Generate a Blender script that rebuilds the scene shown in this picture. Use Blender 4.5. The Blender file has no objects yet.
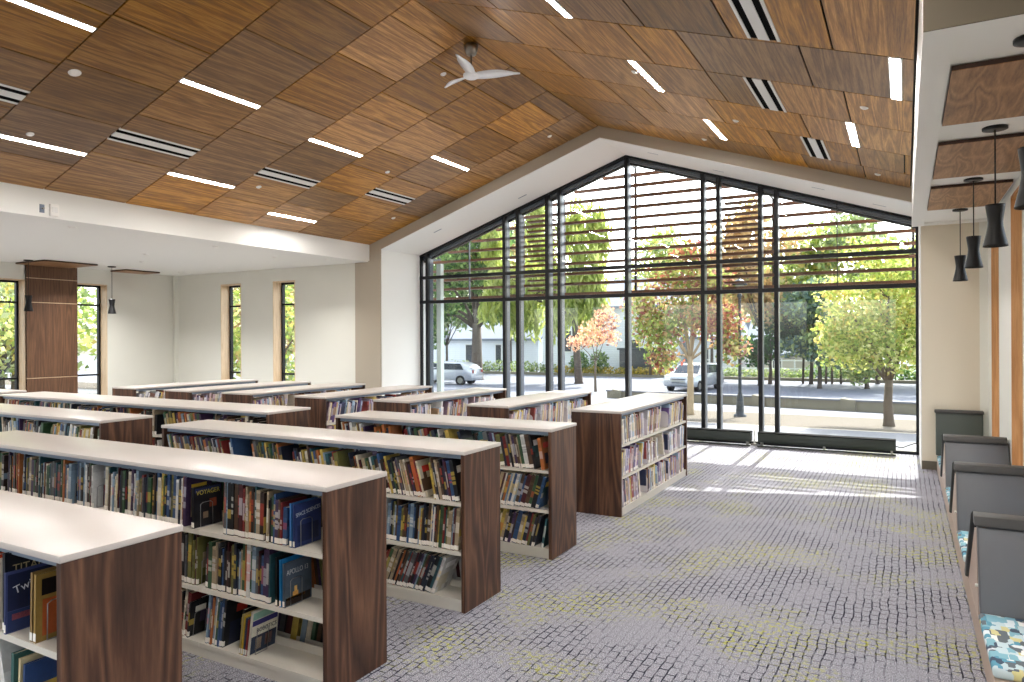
import bpy, math, random
from mathutils import Matrix, Vector
import numpy as np
SC = bpy.context.scene
COL = SC.collection
PI = math.pi

# ------------------------------------------------------------------ camera, sky, sun, exposure
F_PX, YAW, ROLL, CY, EYE = 707.94, math.radians(29.058), math.radians(-0.247), 338.0, 1.9
_r = Vector((math.cos(YAW), math.sin(YAW), 0)); FWD = Vector((-math.sin(YAW), math.cos(YAW), 0)); _u = Vector((0, 0, 1))
R2 = math.cos(ROLL) * _r + math.sin(ROLL) * _u
U2 = -math.sin(ROLL) * _r + math.cos(ROLL) * _u
cd = bpy.data.cameras.new('camera'); cam = bpy.data.objects.new('camera', cd); COL.objects.link(cam)
cd.sensor_width = 36.0; cd.lens = F_PX / 1024 * 36.0; cd.shift_y = -(341 - CY) / 1024
cd.clip_start = 0.05; cd.clip_end = 500
cam.matrix_world = Matrix(((R2.x, U2.x, -FWD.x, 0), (R2.y, U2.y, -FWD.y, 0), (R2.z, U2.z, -FWD.z, EYE), (0, 0, 0, 1)))
SC.camera = cam

def px(P):
    d = Vector(P) - Vector((0, 0, EYE)); z = d.dot(FWD)
    if z < 0.1: return None
    return 512 + F_PX * d.dot(R2) / z, CY - F_PX * d.dot(U2) / z, z

SC.view_settings.view_transform = 'Standard'; SC.view_settings.look = 'None'
SC.view_settings.gamma = 1.0; SC.view_settings.use_curve_mapping = False
SC.view_settings.exposure = 0.35
SC.cycles.max_bounces = 10; SC.cycles.diffuse_bounces = 6; SC.cycles.glossy_bounces = 3
SC.cycles.transparent_max_bounces = 24; SC.cycles.transmission_bounces = 4
SC.cycles.sample_clamp_indirect = 6.0
SC.cycles.use_denoising = True
try:
    SC.cycles.denoiser = 'OPENIMAGEDENOISE'; SC.cycles.denoising_input_passes = 'RGB_ALBEDO_NORMAL'
except Exception: pass

W = bpy.data.worlds.new('world'); SC.world = W; W.use_nodes = True
nt = W.node_tree; nt.nodes.clear()
sky = nt.nodes.new('ShaderNodeTexSky'); sky.sky_type = 'NISHITA'; sky.sun_disc = False
sky.sun_elevation = math.radians(44.6); sky.sun_rotation = 0.0; sky.dust_density = 2.5; sky.air_density = 1.0
hs = nt.nodes.new('ShaderNodeHueSaturation'); hs.inputs['Saturation'].default_value = 0.45
bg = nt.nodes.new('ShaderNodeBackground'); bg.inputs['Strength'].default_value = 0.72
wo = nt.nodes.new('ShaderNodeOutputWorld')
nt.links.new(sky.outputs[0], hs.inputs['Color']); nt.links.new(hs.outputs[0], bg.inputs['Color']); nt.links.new(bg.outputs[0], wo.inputs['Surface'])

sd = bpy.data.lights.new('sun', 'SUN'); sun = bpy.data.objects.new('sun', sd); COL.objects.link(sun)
sd.energy = 10.5; sd.angle = math.radians(0.53); sd.color = (1.0, 0.95, 0.86)
sun.rotation_euler = (math.radians(-(90 - 44.6)), 0, 0)   # light travels towards -Y and down
LIGHT_E = 135.0      # ceiling strip emission

# ------------------------------------------------------------------ helpers
def lin(c):
    return tuple(((v / 255) / 12.92 if v / 255 <= 0.04045 else ((v / 255 + 0.055) / 1.055) ** 2.4) for v in c[:3])
def lin4(c): return lin(c) + (1.0,)

class MB:
    """collects polygons, builds one mesh object"""
    def __init__(s): s.v = []; s.f = []; s.c = []; s.sm = []; s.anycol = False
    def poly(s, pts, c=None, sm=False):
        n = len(s.v); s.v += [tuple(p) for p in pts]; s.f.append(tuple(range(n, n + len(pts)))); s.c.append(c); s.sm.append(sm)
        if c is not None: s.anycol = True
    def add(s, vs, fs, c=None, sm=False):
        n = len(s.v); s.v += [tuple(p) for p in vs]
        for f in fs: s.f.append(tuple(i + n for i in f)); s.c.append(c); s.sm.append(sm)
        if c is not None: s.anycol = True
        return s
    def box(s, x0, x1, y0, y1, z0, z1, c=None, M=None):
        vs = [(x, y, z) for z in (z0, z1) for y in (y0, y1) for x in (x0, x1)]
        if M is not None: vs = [M @ Vector(v) for v in vs]
        return s.add(vs, [(0, 2, 3, 1), (4, 5, 7, 6), (0, 1, 5, 4), (2, 6, 7, 3), (0, 4, 6, 2), (1, 3, 7, 5)], c)
    def prism(s, pts, d, c=None):
        """closed polygon pts (3D) extruded by vector d"""
        n = len(pts); d = Vector(d); a = [Vector(p) for p in pts]; b = [p + d for p in a]
        nrm = Vector((0, 0, 0))
        for i in range(n): nrm += a[i].cross(a[(i + 1) % n])
        fl = nrm.dot(d) > 0
        fs = [tuple(range(n)), tuple(range(2 * n - 1, n - 1, -1))] + [(i, i + n, (i + 1) % n + n, (i + 1) % n) for i in range(n)]
        if fl: fs = [tuple(reversed(f)) for f in fs]
        return s.add(a + b, fs, c)
    def tube(s, pts, rs, n=8, c=None, cap=True):
        pts = [Vector(p) for p in pts]; m = len(pts)
        if not isinstance(rs, (list, tuple)): rs = [rs] * m
        base = len(s.v); prev = None
        for i, p in enumerate(pts):
            t = (pts[min(i + 1, m - 1)] - pts[max(i - 1, 0)])
            t = t.normalized() if t.length > 1e-9 else Vector((0, 0, 1))
            if prev is None:
                a = Vector((1, 0, 0)) if abs(t.x) < 0.8 else Vector((0, 1, 0))
            else: a = prev
            x = (a - t * a.dot(t)).normalized(); y = t.cross(x); prev = x
            for k in range(n):
                an = 2 * PI * k / n; q = p + (x * math.cos(an) + y * math.sin(an)) * rs[i]; s.v.append(tuple(q))
        for i in range(m - 1):
            for k in range(n):
                a, b = base + i * n + k, base + i * n + (k + 1) % n
                s.f.append((a, b, b + n, a + n)); s.c.append(c); s.sm.append(True)
        if cap:
            s.f.append(tuple(base + k for k in reversed(range(n)))); s.c.append(c); s.sm.append(False)
            s.f.append(tuple(base + (m - 1) * n + k for k in range(n))); s.c.append(c); s.sm.append(False)
        if c is not None: s.anycol = True
        return s
    def lathe(s, prof, ctr=(0, 0, 0), n=20, c=None, smooth=True):
        base = len(s.v); cx, cy, cz = ctr; m = len(prof)
        for r, z in prof:
            for k in range(n):
                a = 2 * PI * k / n; s.v.append((cx + r * math.cos(a), cy + r * math.sin(a), cz + z))
        for i in range(m - 1):
            for k in range(n):
                a, b = base + i * n + k, base + i * n + (k + 1) % n
                s.f.append((a, b, b + n, a + n)); s.c.append(c); s.sm.append(smooth)
        if c is not None: s.anycol = True
        return s
    def build(s, name, mat, parent=None, origin=(0, 0, 0), kind=None):
        me = bpy.data.meshes.new(name)
        ox, oy, oz = origin
        vs = s.v if origin == (0, 0, 0) else [(x - ox, y - oy, z - oz) for x, y, z in s.v]
        me.from_pydata(vs, [], s.f); me.polygons.foreach_set('use_smooth', s.sm)
        if s.anycol:
            at = me.attributes.new('Col', 'FLOAT_COLOR', 'FACE')
            dflt = (0.5, 0.5, 0.5)
            at.data.foreach_set('color', [x for c in s.c for x in ((c or dflt)[0], (c or dflt)[1], (c or dflt)[2], 1.0)])
        me.update(); me.validate()
        if mat is not None: me.materials.append(mat)
        o = bpy.data.objects.new(name, me); COL.objects.link(o)
        if parent is not None: o.parent = parent
        elif origin != (0, 0, 0): o.location = origin
        if kind: o['kind'] = kind
        return o

def empty(name, loc=(0, 0, 0), rz=0.0):
    o = bpy.data.objects.new(name, None); COL.objects.link(o); o.location = loc; o.rotation_euler = (0, 0, rz); o.empty_display_size = 0.1
    return o
def tag(o, label, cat, group=None):
    o['label'] = label; o['category'] = cat
    if group: o['group'] = group
    return o
def struct(o, label=None):
    o['kind'] = 'structure'
    if label: o['label'] = label
    return o
def bevel(o, w, seg=2):
    m = o.modifiers.new('bevel', 'BEVEL'); m.width = w; m.segments = seg; m.limit_method = 'ANGLE'
    for p in o.data.polygons: p.use_smooth = True
    return o

# ------------------------------------------------------------------ materials
def newmat(name):
    m = bpy.data.materials.new(name); m.use_nodes = True; t = m.node_tree
    b = t.nodes['Principled BSDF']; return m, t, b
def N(t, typ, **kw):
    n = t.nodes.new(typ)
    for k, v in kw.items():
        if k.startswith('i_'):
            n.inputs[k[2:].replace('_', ' ')].default_value = v
        else: setattr(n, k, v)
    return n
def simple(name, rgb, rough=0.6, metal=0.0, spec=0.5, noise=0.0, nscale=30.0, bump=0.0):
    m, t, b = newmat(name); c = lin4(rgb)
    b.inputs['Base Color'].default_value = c; b.inputs['Roughness'].default_value = rough
    b.inputs['Metallic'].default_value = metal; b.inputs['Specular IOR Level'].default_value = spec
    if noise or bump:
        tc = N(t, 'ShaderNodeTexCoord'); nz = N(t, 'ShaderNodeTexNoise'); nz.inputs['Scale'].default_value = nscale; nz.inputs['Detail'].default_value = 4
        t.links.new(tc.outputs['Object'], nz.inputs['Vector'])
        if noise:
            mx = N(t, 'ShaderNodeMix', data_type='RGBA'); mx.inputs[6].default_value = tuple(v * (1 - noise) for v in c[:3]) + (1,)
            mx.inputs[7].default_value = tuple(min(1, v * (1 + noise)) for v in c[:3]) + (1,)
            t.links.new(nz.outputs['Fac'], mx.inputs[0]); t.links.new(mx.outputs[2], b.inputs['Base Color'])
        if bump:
            bp = N(t, 'ShaderNodeBump'); bp.inputs['Strength'].default_value = bump; t.links.new(nz.outputs['Fac'], bp.inputs['Height']); t.links.new(bp.outputs[0], b.inputs['Normal'])
    return m
def emis(name, rgb, strength):
    m, t, b = newmat(name); b.inputs['Base Color'].default_value = (0.9, 0.9, 0.9, 1)
    b.inputs['Emission Color'].default_value = lin4(rgb); b.inputs['Emission Strength'].default_value = strength
    return m
def ramp(t, stops, fac=None, interp='LINEAR'):
    r = N(t, 'ShaderNodeValToRGB'); r.color_ramp.interpolation = interp
    e = r.color_ramp.elements
    while len(e) > 1: e.remove(e[0])
    e[0].position = stops[0][0]; e[0].color = lin4(stops[0][1])
    for p, c in stops[1:]:
        x = e.new(p); x.color = lin4(c)
    if fac is not None: t.links.new(fac, r.inputs['Fac'])
    return r
def wood(name, dark, mid, light, scale=(14, 1.2, 14), rough=0.45, attr=False, cath=0.5, objco=True, ring=3.0, spec=0.4):
    """veneer with grain running where scale is small"""
    m, t, b = newmat(name)
    tc = N(t, 'ShaderNodeTexCoord'); mp = N(t, 'ShaderNodeMapping'); mp.inputs['Scale'].default_value = scale
    src = tc.outputs['Object']
    if attr:
        at = N(t, 'ShaderNodeAttribute', attribute_name='Col')
        sc = N(t, 'ShaderNodeVectorMath', operation='SCALE'); sc.inputs['Scale'].default_value = 37.0
        t.links.new(at.outputs['Color'], sc.inputs[0])
        ad = N(t, 'ShaderNodeVectorMath', operation='ADD'); t.links.new(src, ad.inputs[0]); t.links.new(sc.outputs[0], ad.inputs[1]); src = ad.outputs[0]
    t.links.new(src, mp.inputs['Vector'])
    n1 = N(t, 'ShaderNodeTexNoise'); n1.inputs['Scale'].default_value = 0.35; n1.inputs['Detail'].default_value = 1.5; n1.inputs['Distortion'].default_value = 0.6
    t.links.new(mp.outputs[0], n1.inputs['Vector'])
    mul = N(t, 'ShaderNodeMath', operation='MULTIPLY'); mul.inputs[1].default_value = ring * 6; t.links.new(n1.outputs['Fac'], mul.inputs[0])
    fr = N(t, 'ShaderNodeMath', operation='PINGPONG'); fr.inputs[1].default_value = 1.0; t.links.new(mul.outputs[0], fr.inputs[0])
    n2 = N(t, 'ShaderNodeTexNoise'); n2.inputs['Scale'].default_value = 4.0; n2.inputs['Detail'].default_value = 5; n2.inputs['Roughness'].default_value = 0.65
    t.links.new(mp.outputs[0], n2.inputs['Vector'])
    mx = N(t, 'ShaderNodeMix', data_type='FLOAT'); mx.inputs[0].default_value = cath
    t.links.new(n2.outputs['Fac'], mx.inputs[2]); t.links.new(fr.outputs[0], mx.inputs[3])
    r = ramp(t, [(0.15, dark), (0.5, mid), (0.85, light)], mx.outputs[0])
    out = r.outputs[0]
    if attr:
        hv = N(t, 'ShaderNodeHueSaturation'); sp = N(t, 'ShaderNodeSeparateColor'); t.links.new(at.outputs['Color'], sp.inputs[0])
        mr = N(t, 'ShaderNodeMapRange'); mr.inputs[3].default_value = 0.42; mr.inputs[4].default_value = 1.3; t.links.new(sp.outputs[0], mr.inputs[0]); t.links.new(mr.outputs[0], hv.inputs['Value'])
        ms = N(t, 'ShaderNodeMapRange'); ms.inputs[3].default_value = 0.88; ms.inputs[4].default_value = 1.14; t.links.new(sp.outputs[1], ms.inputs[0]); t.links.new(ms.outputs[0], hv.inputs['Saturation'])
        t.links.new(out, hv.inputs['Color']); out = hv.outputs[0]
    t.links.new(out, b.inputs['Base Color']); b.inputs['Roughness'].default_value = rough; b.inputs['Specular IOR Level'].default_value = spec
    return m
def colattr(name, rough=0.5, spec=0.4, mottle=0.0, trans=0.0, val=1.0):
    m, t, b = newmat(name); at = N(t, 'ShaderNodeAttribute', attribute_name='Col'); out = at.outputs['Color']
    if mottle:
        tc = N(t, 'ShaderNodeTexCoord'); nz = N(t, 'ShaderNodeTexNoise'); nz.inputs['Scale'].default_value = 45; nz.inputs['Detail'].default_value = 3
        t.links.new(tc.outputs['Object'], nz.inputs['Vector'])
        hv = N(t, 'ShaderNodeHueSaturation'); mr = N(t, 'ShaderNodeMapRange'); mr.inputs[3].default_value = 1 - mottle; mr.inputs[4].default_value = 1 + mottle
        t.links.new(nz.outputs['Fac'], mr.inputs[0]); t.links.new(mr.outputs[0], hv.inputs['Value']); t.links.new(out, hv.inputs['Color']); out = hv.outputs[0]
    t.links.new(out, b.inputs['Base Color']); b.inputs['Roughness'].default_value = rough; b.inputs['Specular IOR Level'].default_value = spec
    if trans:
        tr = N(t, 'ShaderNodeBsdfTranslucent'); mx = N(t, 'ShaderNodeMixShader'); mx.inputs[0].default_value = trans
        t.links.new(out, tr.inputs['Color']); t.links.new(b.outputs[0], mx.inputs[1]); t.links.new(tr.outputs[0], mx.inputs[2])
        t.links.new(mx.outputs[0], t.nodes['Material Output'].inputs['Surface'])
    return m

M_wall = simple('warm_white_paint', (224, 223, 214), 0.75, noise=0.02, nscale=3)
M_beige_shaded = simple('shaded_beige_paint', (172, 162, 146), 0.75)  # the end wall's beige, darkened: shade painted into the gable
M_white = simple('white_paint', (236, 236, 232), 0.65)
M_low = simple('soffit_paint', (232, 232, 228), 0.75)
M_ceil = wood('ceiling_veneer', (76, 47, 19), (156, 110, 54), (214, 164, 94), scale=(26, 1.3, 26), rough=0.4, attr=True, cath=0.28, ring=1.6)
M_dark = simple('shadow_gap_black', (12, 10, 9), 0.9)
M_walnut = wood('walnut_end_veneer', (36, 23, 17), (76, 50, 37), (116, 82, 60), scale=(12, 12, 1.1), rough=0.42, cath=0.42, ring=3.2, spec=0.35)
M_walnutR = wood('walnut_wall_veneer', (64, 42, 28), (98, 68, 48), (124, 90, 64), scale=(22, 22, 1.0), rough=0.5, cath=0.3)
M_cloud = wood('walnut_cloud_veneer', (96, 66, 42), (150, 110, 74), (190, 148, 106), scale=(16, 2.0, 16), rough=0.45, cath=0.3)
M_cloudedge = simple('dark_cloud_edge', (58, 34, 22), 0.6)
M_oak = wood('oak_trim', (150, 104, 60), (184, 132, 82), (208, 158, 106), scale=(20, 20, 1.0), rough=0.5, cath=0.25)
M_pale = wood('pale_maple_reveal', (196, 168, 134), (220, 196, 164), (236, 214, 184), scale=(10, 10, 1.0), rough=0.5, cath=0.2)
M_top = simple('white_laminate', (190, 182, 176), 0.3, spec=0.45)
M_steel = simple('beige_steel_shelf', (206, 200, 188), 0.4)
M_upr = simple('grey_steel_upright', (120, 132, 148), 0.35, metal=0.3)
M_mull = simple('black_anodised_frame', (10, 13, 18), 0.4, spec=0.35)
M_mullin = simple('skylit_frame_return', (84, 92, 106), 0.3, spec=0.6)  # sky light on the black frame's sides painted in as grey
M_louv = wood('louver_cedar', (66, 42, 32), (104, 66, 46), (146, 94, 62), scale=(1.0, 20, 20), rough=0.5, cath=0.2)
M_louvedge = simple('louver_bracket', (36, 34, 38), 0.5)
M_heater = simple('dark_green_heater', (36, 44, 38), 0.4)
M_black = simple('pendant_black', (10, 10, 13), 0.42, spec=0.4)
M_fan = simple('fan_white', (238, 240, 244), 0.35)
M_chrome = simple('brushed_metal', (150, 148, 142), 0.3, metal=0.9)
M_grille = simple('diffuser_white', (226, 226, 224), 0.45)
M_slot = simple('slot_black', (4, 4, 5), 0.9, spec=0.05)
M_disc = simple('device_white', (236, 234, 230), 0.5)
M_vinyl = simple('grey_vinyl', (94, 95, 98), 0.42, noise=0.05, nscale=6)
M_vinylR = simple('rail_grey', (64, 62, 60), 0.5)
M_vinylG = simple('green_grey_vinyl', (70, 76, 70), 0.5)
M_slab = simple('dark_slate_vinyl', (42, 46, 46), 0.45)
M_plinth = simple('taupe_laminate', (176, 156, 140), 0.45)
M_base = simple('dark_baseboard', (92, 86, 74), 0.6)
M_light = emis('strip_diffuser', (255, 251, 246), LIGHT_E)
M_bulb = emis('pendant_bulb', (255, 226, 180), 6.0)
M_book = colattr('book_cover', 0.38, 0.4, mottle=0.22)
M_page = simple('book_pages', (226, 214, 188), 0.8, noise=0.12, nscale=90)
M_label = simple('white_spine_sticker', (236, 230, 220), 0.6)
M_wire = simple('wire_steel', (150, 150, 150), 0.3, metal=0.8)
M_plate = simple('white_bookend_plate', (222, 216, 222), 0.4)
M_leaf = colattr('leaves', 0.55, 0.25, trans=0.5)
M_bark = simple('bark', (98, 86, 72), 0.9, noise=0.25, nscale=14, bump=0.4)
M_barkd = simple('dark_bark', (84, 74, 66), 0.9, noise=0.25, nscale=10, bump=0.4)
M_conc = simple('concrete', (110, 111, 116), 0.9, noise=0.08, nscale=2.5)
M_wallc = simple('retaining_concrete', (128, 122, 106), 0.9, noise=0.22, nscale=1.6)
M_asph = simple('asphalt', (104, 108, 120), 0.9, noise=0.12, nscale=0.6)
M_mulch = simple('dry_mulch', (80, 71, 58), 0.95, noise=0.4, nscale=12, bump=0.5)
M_post = simple('lamp_post_paint', (52, 58, 64), 0.45)
M_roof = simple('grey_shingle', (126, 134, 146), 0.8, noise=0.1, nscale=2)
M_rubber = simple('tyre_rubber', (24, 24, 26), 0.7)
M_carpaint = simple('silver_car_paint', (202, 206, 212), 0.25, metal=0.3)
M_cargrey = simple('pale_grey_car_paint', (186, 190, 192), 0.25, metal=0.4)
M_carglass = simple('car_glass', (40, 52, 62), 0.08, spec=0.8)
M_bin = simple('grey_storage_box', (70, 74, 78), 0.6)

def glassmat():
    m, t, b = newmat('window_glass'); t.nodes.remove(b)
    tr = N(t, 'ShaderNodeBsdfTransparent'); tr.inputs[0].default_value = (0.93, 0.95, 0.945, 1)
    gl = N(t, 'ShaderNodeBsdfGlossy'); gl.inputs['Roughness'].default_value = 0.0; gl.inputs[0].default_value = (1, 1, 1, 1)
    lw = N(t, 'ShaderNodeLayerWeight'); pw = N(t, 'ShaderNodeMath', operation='POWER'); pw.inputs[1].default_value = 4.0; t.links.new(lw.outputs['Facing'], pw.inputs[0])
    fr = N(t, 'ShaderNodeMapRange'); fr.inputs[3].default_value = 0.03; fr.inputs[4].default_value = 0.8; t.links.new(pw.outputs[0], fr.inputs[0])
    mx = N(t, 'ShaderNodeMixShader'); t.links.new(fr.outputs[0], mx.inputs[0]); t.links.new(tr.outputs[0], mx.inputs[1]); t.links.new(gl.outputs[0], mx.inputs[2])
    t.links.new(mx.outputs[0], t.nodes['Material Output'].inputs['Surface']); return m
M_glass = glassmat()

def carpetmat():
    m, t, b = newmat('patterned_carpet')
    tc = N(t, 'ShaderNodeTexCoord')
    nzd = N(t, 'ShaderNodeTexNoise'); nzd.inputs['Scale'].default_value = 5.5; nzd.inputs['Detail'].default_value = 2
    t.links.new(tc.outputs['Object'], nzd.inputs['Vector'])
    sb = N(t, 'ShaderNodeVectorMath', operation='SUBTRACT'); sb.inputs[1].default_value = (0.5, 0.5, 0.5); t.links.new(nzd.outputs['Color'], sb.inputs[0])
    sc = N(t, 'ShaderNodeVectorMath', operation='SCALE'); sc.inputs['Scale'].default_value = 0.036; t.links.new(sb.outputs[0], sc.inputs[0])
    ad = N(t, 'ShaderNodeVectorMath', operation='ADD'); t.links.new(tc.outputs['Object'], ad.inputs[0]); t.links.new(sc.outputs[0], ad.inputs[1])
    sw = N(t, 'ShaderNodeMapping'); sw.inputs['Rotation'].default_value = (0, 0, PI / 2); t.links.new(ad.outputs[0], sw.inputs['Vector'])
    br = N(t, 'ShaderNodeTexBrick'); br.inputs['Scale'].default_value = 1.0; br.inputs['Brick Width'].default_value = 0.088; br.inputs['Row Height'].default_value = 0.054
    br.inputs['Mortar Size'].default_value = 0.0054; br.inputs['Mortar Smooth'].default_value = 0.35
    br.inputs['Color1'].default_value = (0, 0, 0, 1); br.inputs['Color2'].default_value = (0, 0, 0, 1); br.inputs['Mortar'].default_value = (1, 1, 1, 1)
    t.links.new(sw.outputs[0], br.inputs['Vector'])
    def nz(scale, det=2.0, off=0.0, sxyz=None):
        n = N(t, 'ShaderNodeTexNoise'); n.inputs['Scale'].default_value = scale; n.inputs['Detail'].default_value = det
        mp = N(t, 'ShaderNodeMapping'); mp.inputs['Location'].default_value = (off, off * 1.7, 0)
        if sxyz: mp.inputs['Scale'].default_value = sxyz
        t.links.new(tc.outputs['Object'], mp.inputs['Vector']); t.links.new(mp.outputs[0], n.inputs['Vector']); return n
    speck = nz(150, 3); grain = nz(22, 3, 2.0)
    base = ramp(t, [(0.3, (80, 79, 88)), (0.5, (138, 137, 146)), (0.67, (204, 203, 210))], speck.outputs['Fac'])
    # line strength by area
    big = nz(1.9, 2, 5.0); fine = nz(13, 2, 9.0)
    m1 = N(t, 'ShaderNodeMath', operation='MULTIPLY'); t.links.new(big.outputs['Fac'], m1.inputs[0]); t.links.new(fine.outputs['Fac'], m1.inputs[1])
    mr = N(t, 'ShaderNodeMapRange'); mr.inputs[1].default_value = 0.17; mr.inputs[2].default_value = 0.31; mr.inputs[3].default_value = 0.16; mr.inputs[4].default_value = 1.0; t.links.new(m1.outputs[0], mr.inputs[0])
    lf = N(t, 'ShaderNodeMath', operation='MULTIPLY'); t.links.new(br.outputs['Fac'], lf.inputs[0]); t.links.new(mr.outputs[0], lf.inputs[1])
    mxl = N(t, 'ShaderNodeMix', data_type='RGBA'); t.links.new(lf.outputs[0], mxl.inputs[0]); t.links.new(base.outputs[0], mxl.inputs[6]); mxl.inputs[7].default_value = lin4((38, 38, 52))
    # lime patches, strongest along the lines
    ya = nz(1.15, 3, 21.0); yf = nz(30, 3, 4.0)
    y1 = N(t, 'ShaderNodeMapRange'); y1.inputs[1].default_value = 0.49; y1.inputs[2].default_value = 0.62; t.links.new(ya.outputs['Fac'], y1.inputs[0])
    y2 = N(t, 'ShaderNodeMapRange'); y2.inputs[1].default_value = 0.5; y2.inputs[2].default_value = 0.62; t.links.new(yf.outputs['Fac'], y2.inputs[0])
    y3 = N(t, 'ShaderNodeMath', operation='MULTIPLY'); t.links.new(y1.outputs[0], y3.inputs[0]); t.links.new(y2.outputs[0], y3.inputs[1])
    y4 = N(t, 'ShaderNodeMath', operation='MULTIPLY'); y4.inputs[1].default_value = 0.62; t.links.new(y3.outputs[0], y4.inputs[0])
    mxy = N(t, 'ShaderNodeMix', data_type='RGBA'); t.links.new(y4.outputs[0], mxy.inputs[0]); t.links.new(mxl.outputs[2], mxy.inputs[6]); mxy.inputs[7].default_value = lin4((176, 176, 48))
    t.links.new(mxy.outputs[2], b.inputs['Base Color']); b.inputs['Roughness'].default_value = 0.95; b.inputs['Specular IOR Level'].default_value = 0.1
    bp = N(t, 'ShaderNodeBump'); bp.inputs['Strength'].default_value = 0.25; bp.inputs['Distance'].default_value = 0.01; t.links.new(speck.outputs['Fac'], bp.inputs['Height']); t.links.new(bp.outputs[0], b.inputs['Normal'])
    return m
M_carpet = carpetmat()

def fabricmat():
    m, t, b = newmat('geometric_seat_fabric'); tc = N(t, 'ShaderNodeTexCoord')
    mp = N(t, 'ShaderNodeMapping'); mp.inputs['Scale'].default_value = (1.5, 1, 1); t.links.new(tc.outputs['Object'], mp.inputs['Vector'])
    v = N(t, 'ShaderNodeTexVoronoi'); v.inputs['Scale'].default_value = 15; v.distance = 'CHEBYCHEV'; v.inputs['Randomness'].default_value = 0.8
    t.links.new(mp.outputs[0], v.inputs['Vector']); sp = N(t, 'ShaderNodeSeparateColor'); t.links.new(v.outputs['Color'], sp.inputs[0])
    r = ramp(t, [(0, (92, 100, 106)), (0.15, (84, 148, 170)), (0.26, (214, 222, 224)), (0.42, (206, 198, 140)), (0.48, (126, 176, 190)), (0.66, (190, 208, 212)), (0.82, (58, 76, 96)), (0.9, (232, 232, 226))], sp.outputs[0], 'CONSTANT')
    t.links.new(r.outputs[0], b.inputs['Base Color']); b.inputs['Roughness'].default_value = 0.8; return m
M_fabric = fabricmat()

def sidingmat():
    m, t, b = newmat('white_siding'); tc = N(t, 'ShaderNodeTexCoord'); w = N(t, 'ShaderNodeTexWave', bands_direction='Z', wave_profile='SAW'); w.inputs['Scale'].default_value = 1.6
    t.links.new(tc.outputs['Object'], w.inputs['Vector']); r = ramp(t, [(0, (196, 202, 210)), (0.12, (232, 236, 240)), (1, (240, 243, 246))], w.outputs['Fac'])
    t.links.new(r.outputs[0], b.inputs['Base Color']); b.inputs['Roughness'].default_value = 0.7; return m
M_siding = sidingmat()

# ------------------------------------------------------------------ dimensions
XL, XE, XRG, XB, XR = -16.39, -9.98, -4.74, 0.086, 1.0     # left wall, left eave, ridge, right beam, right wall
Y0, Y1, YB = 11.72, 13.08, -3.8                               # end wall, bay glazing, back wall
ZR, SL, ZE, ZS = 5.653, 0.3355, 3.53, 3.475                    # ridge, slope, left soffit, right beam underside
BX0, BX1, BAX, BAZ, BEZ = -9.66, 0.2, -4.72, 5.446, 3.79      # bay sides, apex, eave
def zc(x): return ZR - SL * abs(x - XRG)
def zb(x): return BAZ - (BAZ - BEZ) / (BAX - BX0) * abs(x - BAX)

# ------------------------------------------------------------------ floor and walls
fl = MB(); fl.box(XL - .2, XR + .3, YB - .2, Y0, -0.2, 0); fl.box(BX0, BX1, Y0, Y1 + .1, -0.2, 0)
struct(fl.build('floor', M_carpet), 'grey patterned carpet with lime flecks')

def wall_with_openings(name, mat, axis, c0, c1, a0, a1, z0, z1, ops):
    """axis 'x': wall runs along x between a0..a1, thickness y c0..c1"""
    b = MB()
    def bx(p0, p1, q0, q1):
        if p1 - p0 < 1e-4 or q1 - q0 < 1e-4: return
        if axis == 'x': b.box(p0, p1, c0, c1, q0, q1)
        else: b.box(c0, c1, p0, p1, q0, q1)
    cur = a0
    for o0, o1, q0, q1 in sorted(ops):
        bx(cur, o0, z0, z1); bx(o0, o1, z0, q0); bx(o0, o1, q1, z1); cur = o1
    bx(cur, a1, z0, z1)
    return struct(b.build(name, mat))
WZ0, WZ1 = 0.45, 3.24
wall_with_openings('wall_front', M_wall, 'x', Y0, Y0 + .3, XL - .3, -10.35, 0, ZE + .02, [(-14.68, -13.96, WZ0, WZ1), (-12.88, -12.17, WZ0, WZ1)])
wall_with_openings('wall_left', M_wall, 'y', XL - .3, XL, YB, Y0 + .3, 0, ZE + .3,
                   [(7.42, 8.15, WZ0, 3.19), (9.21, 9.92, WZ0, 3.19), (3.4, 4.13, WZ0, 3.19), (5.19, 5.9, WZ0, 3.19), (-0.6, 0.13, WZ0, 3.19), (1.2, 1.92, WZ0, 3.19)])
ro = [(y - .415, y + .415, 0.45, 3.40) for y in (10.855, 8.86, 6.86, 4.86, 2.86, 0.86, -1.14)]
wall_with_openings('wall_right', M_wall, 'y', XR, XR + .3, YB, Y0 + .3, 0, 4.2, ro)
b = MB()   # unseen back of the hall, tall openings shaped to let daylight in
for x0, x1 in ((XL - .3, -15.6), (-13.2, -12.6), (-10.4, -9.2), (-6.6, -6.0), (-3.4, -2.8), (-0.3, XR + .3)): b.box(x0, x1, YB - .3, YB, 0, 6)
b.box(XL - .3, XR + .3, YB - .3, YB, 3.3, 6); b.box(XL - .3, XR + .3, YB - .3, YB, -0.2, 0.6)
struct(b.build('wall_back', M_wall))
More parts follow.
